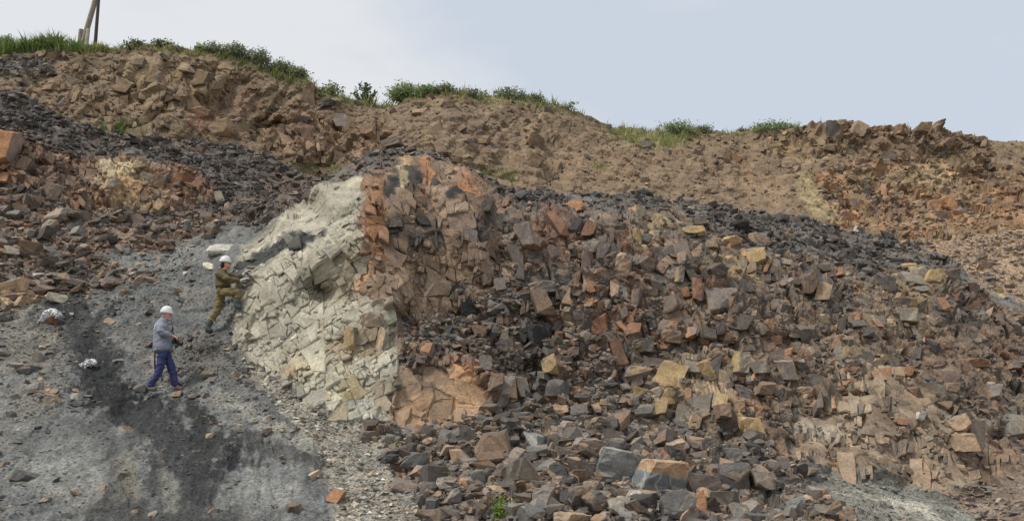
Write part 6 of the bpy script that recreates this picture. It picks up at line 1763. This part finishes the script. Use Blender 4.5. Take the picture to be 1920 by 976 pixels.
# --- man in olive work clothes climbing onto the pale face
g1 = front.p(385.0, 622.0)
B = bpy.data.objects.new('person', None); C.objects.link(B)
B.location = Vector(at(382.0, 622.0, g1[1] - 0.08))
tag(B, 'man in white helmet and olive work clothes stepping up onto the pale rock face', 'person', 'men working on the slope')
nk, jw, hd, tp_ = (.325, 0, 1.40), (.385, 0, 1.445), (.375, 0, 1.52), (.35, 0, 1.60)
pel, wai, che, sho = (.325, 0, .88), (.33, 0, 1.02), (.30, 0, 1.18), (.285, 0, 1.30)
body = [[(*pel, .13, .12), (*wai, .12, .11), (*che, .12, .11), (*sho, .08, .08), (*nk, .055, .058)]] + head_chains(nk, jw, hd, tp_)
armN = [(.28, -.17, 1.275), (.52, -.22, 1.115), (.755, -.12, 1.115)]
armF = [(.33, .17, 1.29), (.575, .20, 1.215), (.735, .14, 1.325)]
for arm in (armN, armF):
    body.append([(*sho, .08, .08), (*(Vector(arm[0]) * .85 + Vector(sho) * .15 + Vector((0, 0, -.03))), .042), (*arm[1], .04), (*arm[2], .028)])
body += hand_chains(armN[2], (.8, .25, .45), (-.4, -.3, .8), 1.0, .5, 1)
body += hand_chains(armF[2], (.75, -.1, .6), (-.5, .1, .8), 1.0, .5, -1)
hN, hF = (.35, -.095, .86), (.275, .085, .83)
lg = {'n': (hN, (.735, -.13, .865), (.70, -.12, .60), (.83, -.12, .515)), 'f': (hF, (.225, .08, .48), (.045, .06, .13), (.17, .05, .035))}
for nm in ('n', 'f'):
    h, kn, an, toe = lg[nm]
    body.append([(*pel, .09, .085), (*(Vector(h) * .8 + Vector(pel) * .2), .055), (*kn, .05), (*an, .036), (*(Vector(an).lerp(Vector(toe), .55) + Vector((0, 0, .0))), .022)])
skin_obj('body', body, M_SKIN, B)
jk = [[(.335, 0, .95, .195, .18), (.33, 0, 1.05, .195, .18), (*che, .20, .19), (.29, 0, 1.28, .165, .17), (.30, 0, 1.36, .12, .125), (.315, 0, 1.41, .09, .09)]]
for arm in (armN, armF):
    m1 = tuple((Vector(arm[0]) + Vector(arm[1])) / 2)
    m2 = tuple((Vector(arm[1]) * .5 + Vector(arm[2]) * .5))
    jk.append([(.29, 0, 1.28, .165, .17), (*arm[0], .10), (*m1, .085), (*arm[1], .076), (*m2, .066), (*arm[2], .05)])
jacket = skin_obj('jacket', jk, M_OLIVE, B, 3, .020, 13)
skin_obj('hood', [[(.26, -.09, 1.37, .05), (.235, 0, 1.375, .065), (.26, .09, 1.37, .05)]], M_OLIVE, B, 2, .006, 4)
tr = [[(.325, 0, 1.0, .15, .14), (*pel, .155, .145)]]
for nm in ('n', 'f'):
    h, kn, an, toe = (Vector(x) for x in lg[nm])
    tr.append([(*pel, .15, .14), (*h, .105), (*h.lerp(kn, .5), .105), (*kn, .085), (*kn.lerp(an, .4), .08), (*kn.lerp(an, .62), .075)])
skin_obj('trousers', tr, M_KHAKI, B, 3, .020, 18)
for nm in ('n', 'f'):
    h, kn, an, toe = (Vector(x) for x in lg[nm])
    top = kn.lerp(an, .58)
    mid = Vector((an.x + .012, an.y, toe.z + .035))
    heel = Vector((mid.x - .075, an.y, toe.z + .012))
    bt = skin_obj('boot', [[(*top, .092), (*kn.lerp(an, .8), .084), (*an, .078), (*mid, .082), (*mid.lerp(toe, .6), .074, .066), (*toe, .066, .05)], [(*mid, .082), (*heel, .07, .062)]], M_BOOT, B)
    if nm == 'f':
        ax = (an - kn).normalized()
        for dq in (.55,):
            bm = bmesh.new()
            c = kn.lerp(an, dq)
            tube(bm, [c - ax * .011, c + ax * .011], [.096 - .06 * (dq - .5), .094 - .06 * (dq - .5)], 16)
            bm_obj('reflective_band', bm, M_BAND, bt)
for arm, d, up, th in ((armN, (.8, .25, .45), (-.4, -.3, .8), 1), (armF, (.75, -.1, .6), (-.5, .1, .8), -1)):
    w = Vector(arm[2])
    gl = hand_chains(tuple(w), d, up, 1.16, .5, th)
    cuff = w - Vector(d).normalized() * .05
    gl = [[(*p[:3], *(x * 1.75 for x in p[3:])) for p in ch] for ch in gl]
    gl.append([(*cuff, .055, .05), tuple(gl[0][0])])
    skin_obj('glove', gl, M_GLOVE, B)
hard_hat(B, (.335, 0, 1.555), R(2))
face_parts(B, hd[0], 0, hd[2])
ball_part('hair', (.30, 0, 1.48), (.06, .08, .07), M_HAIR, B)
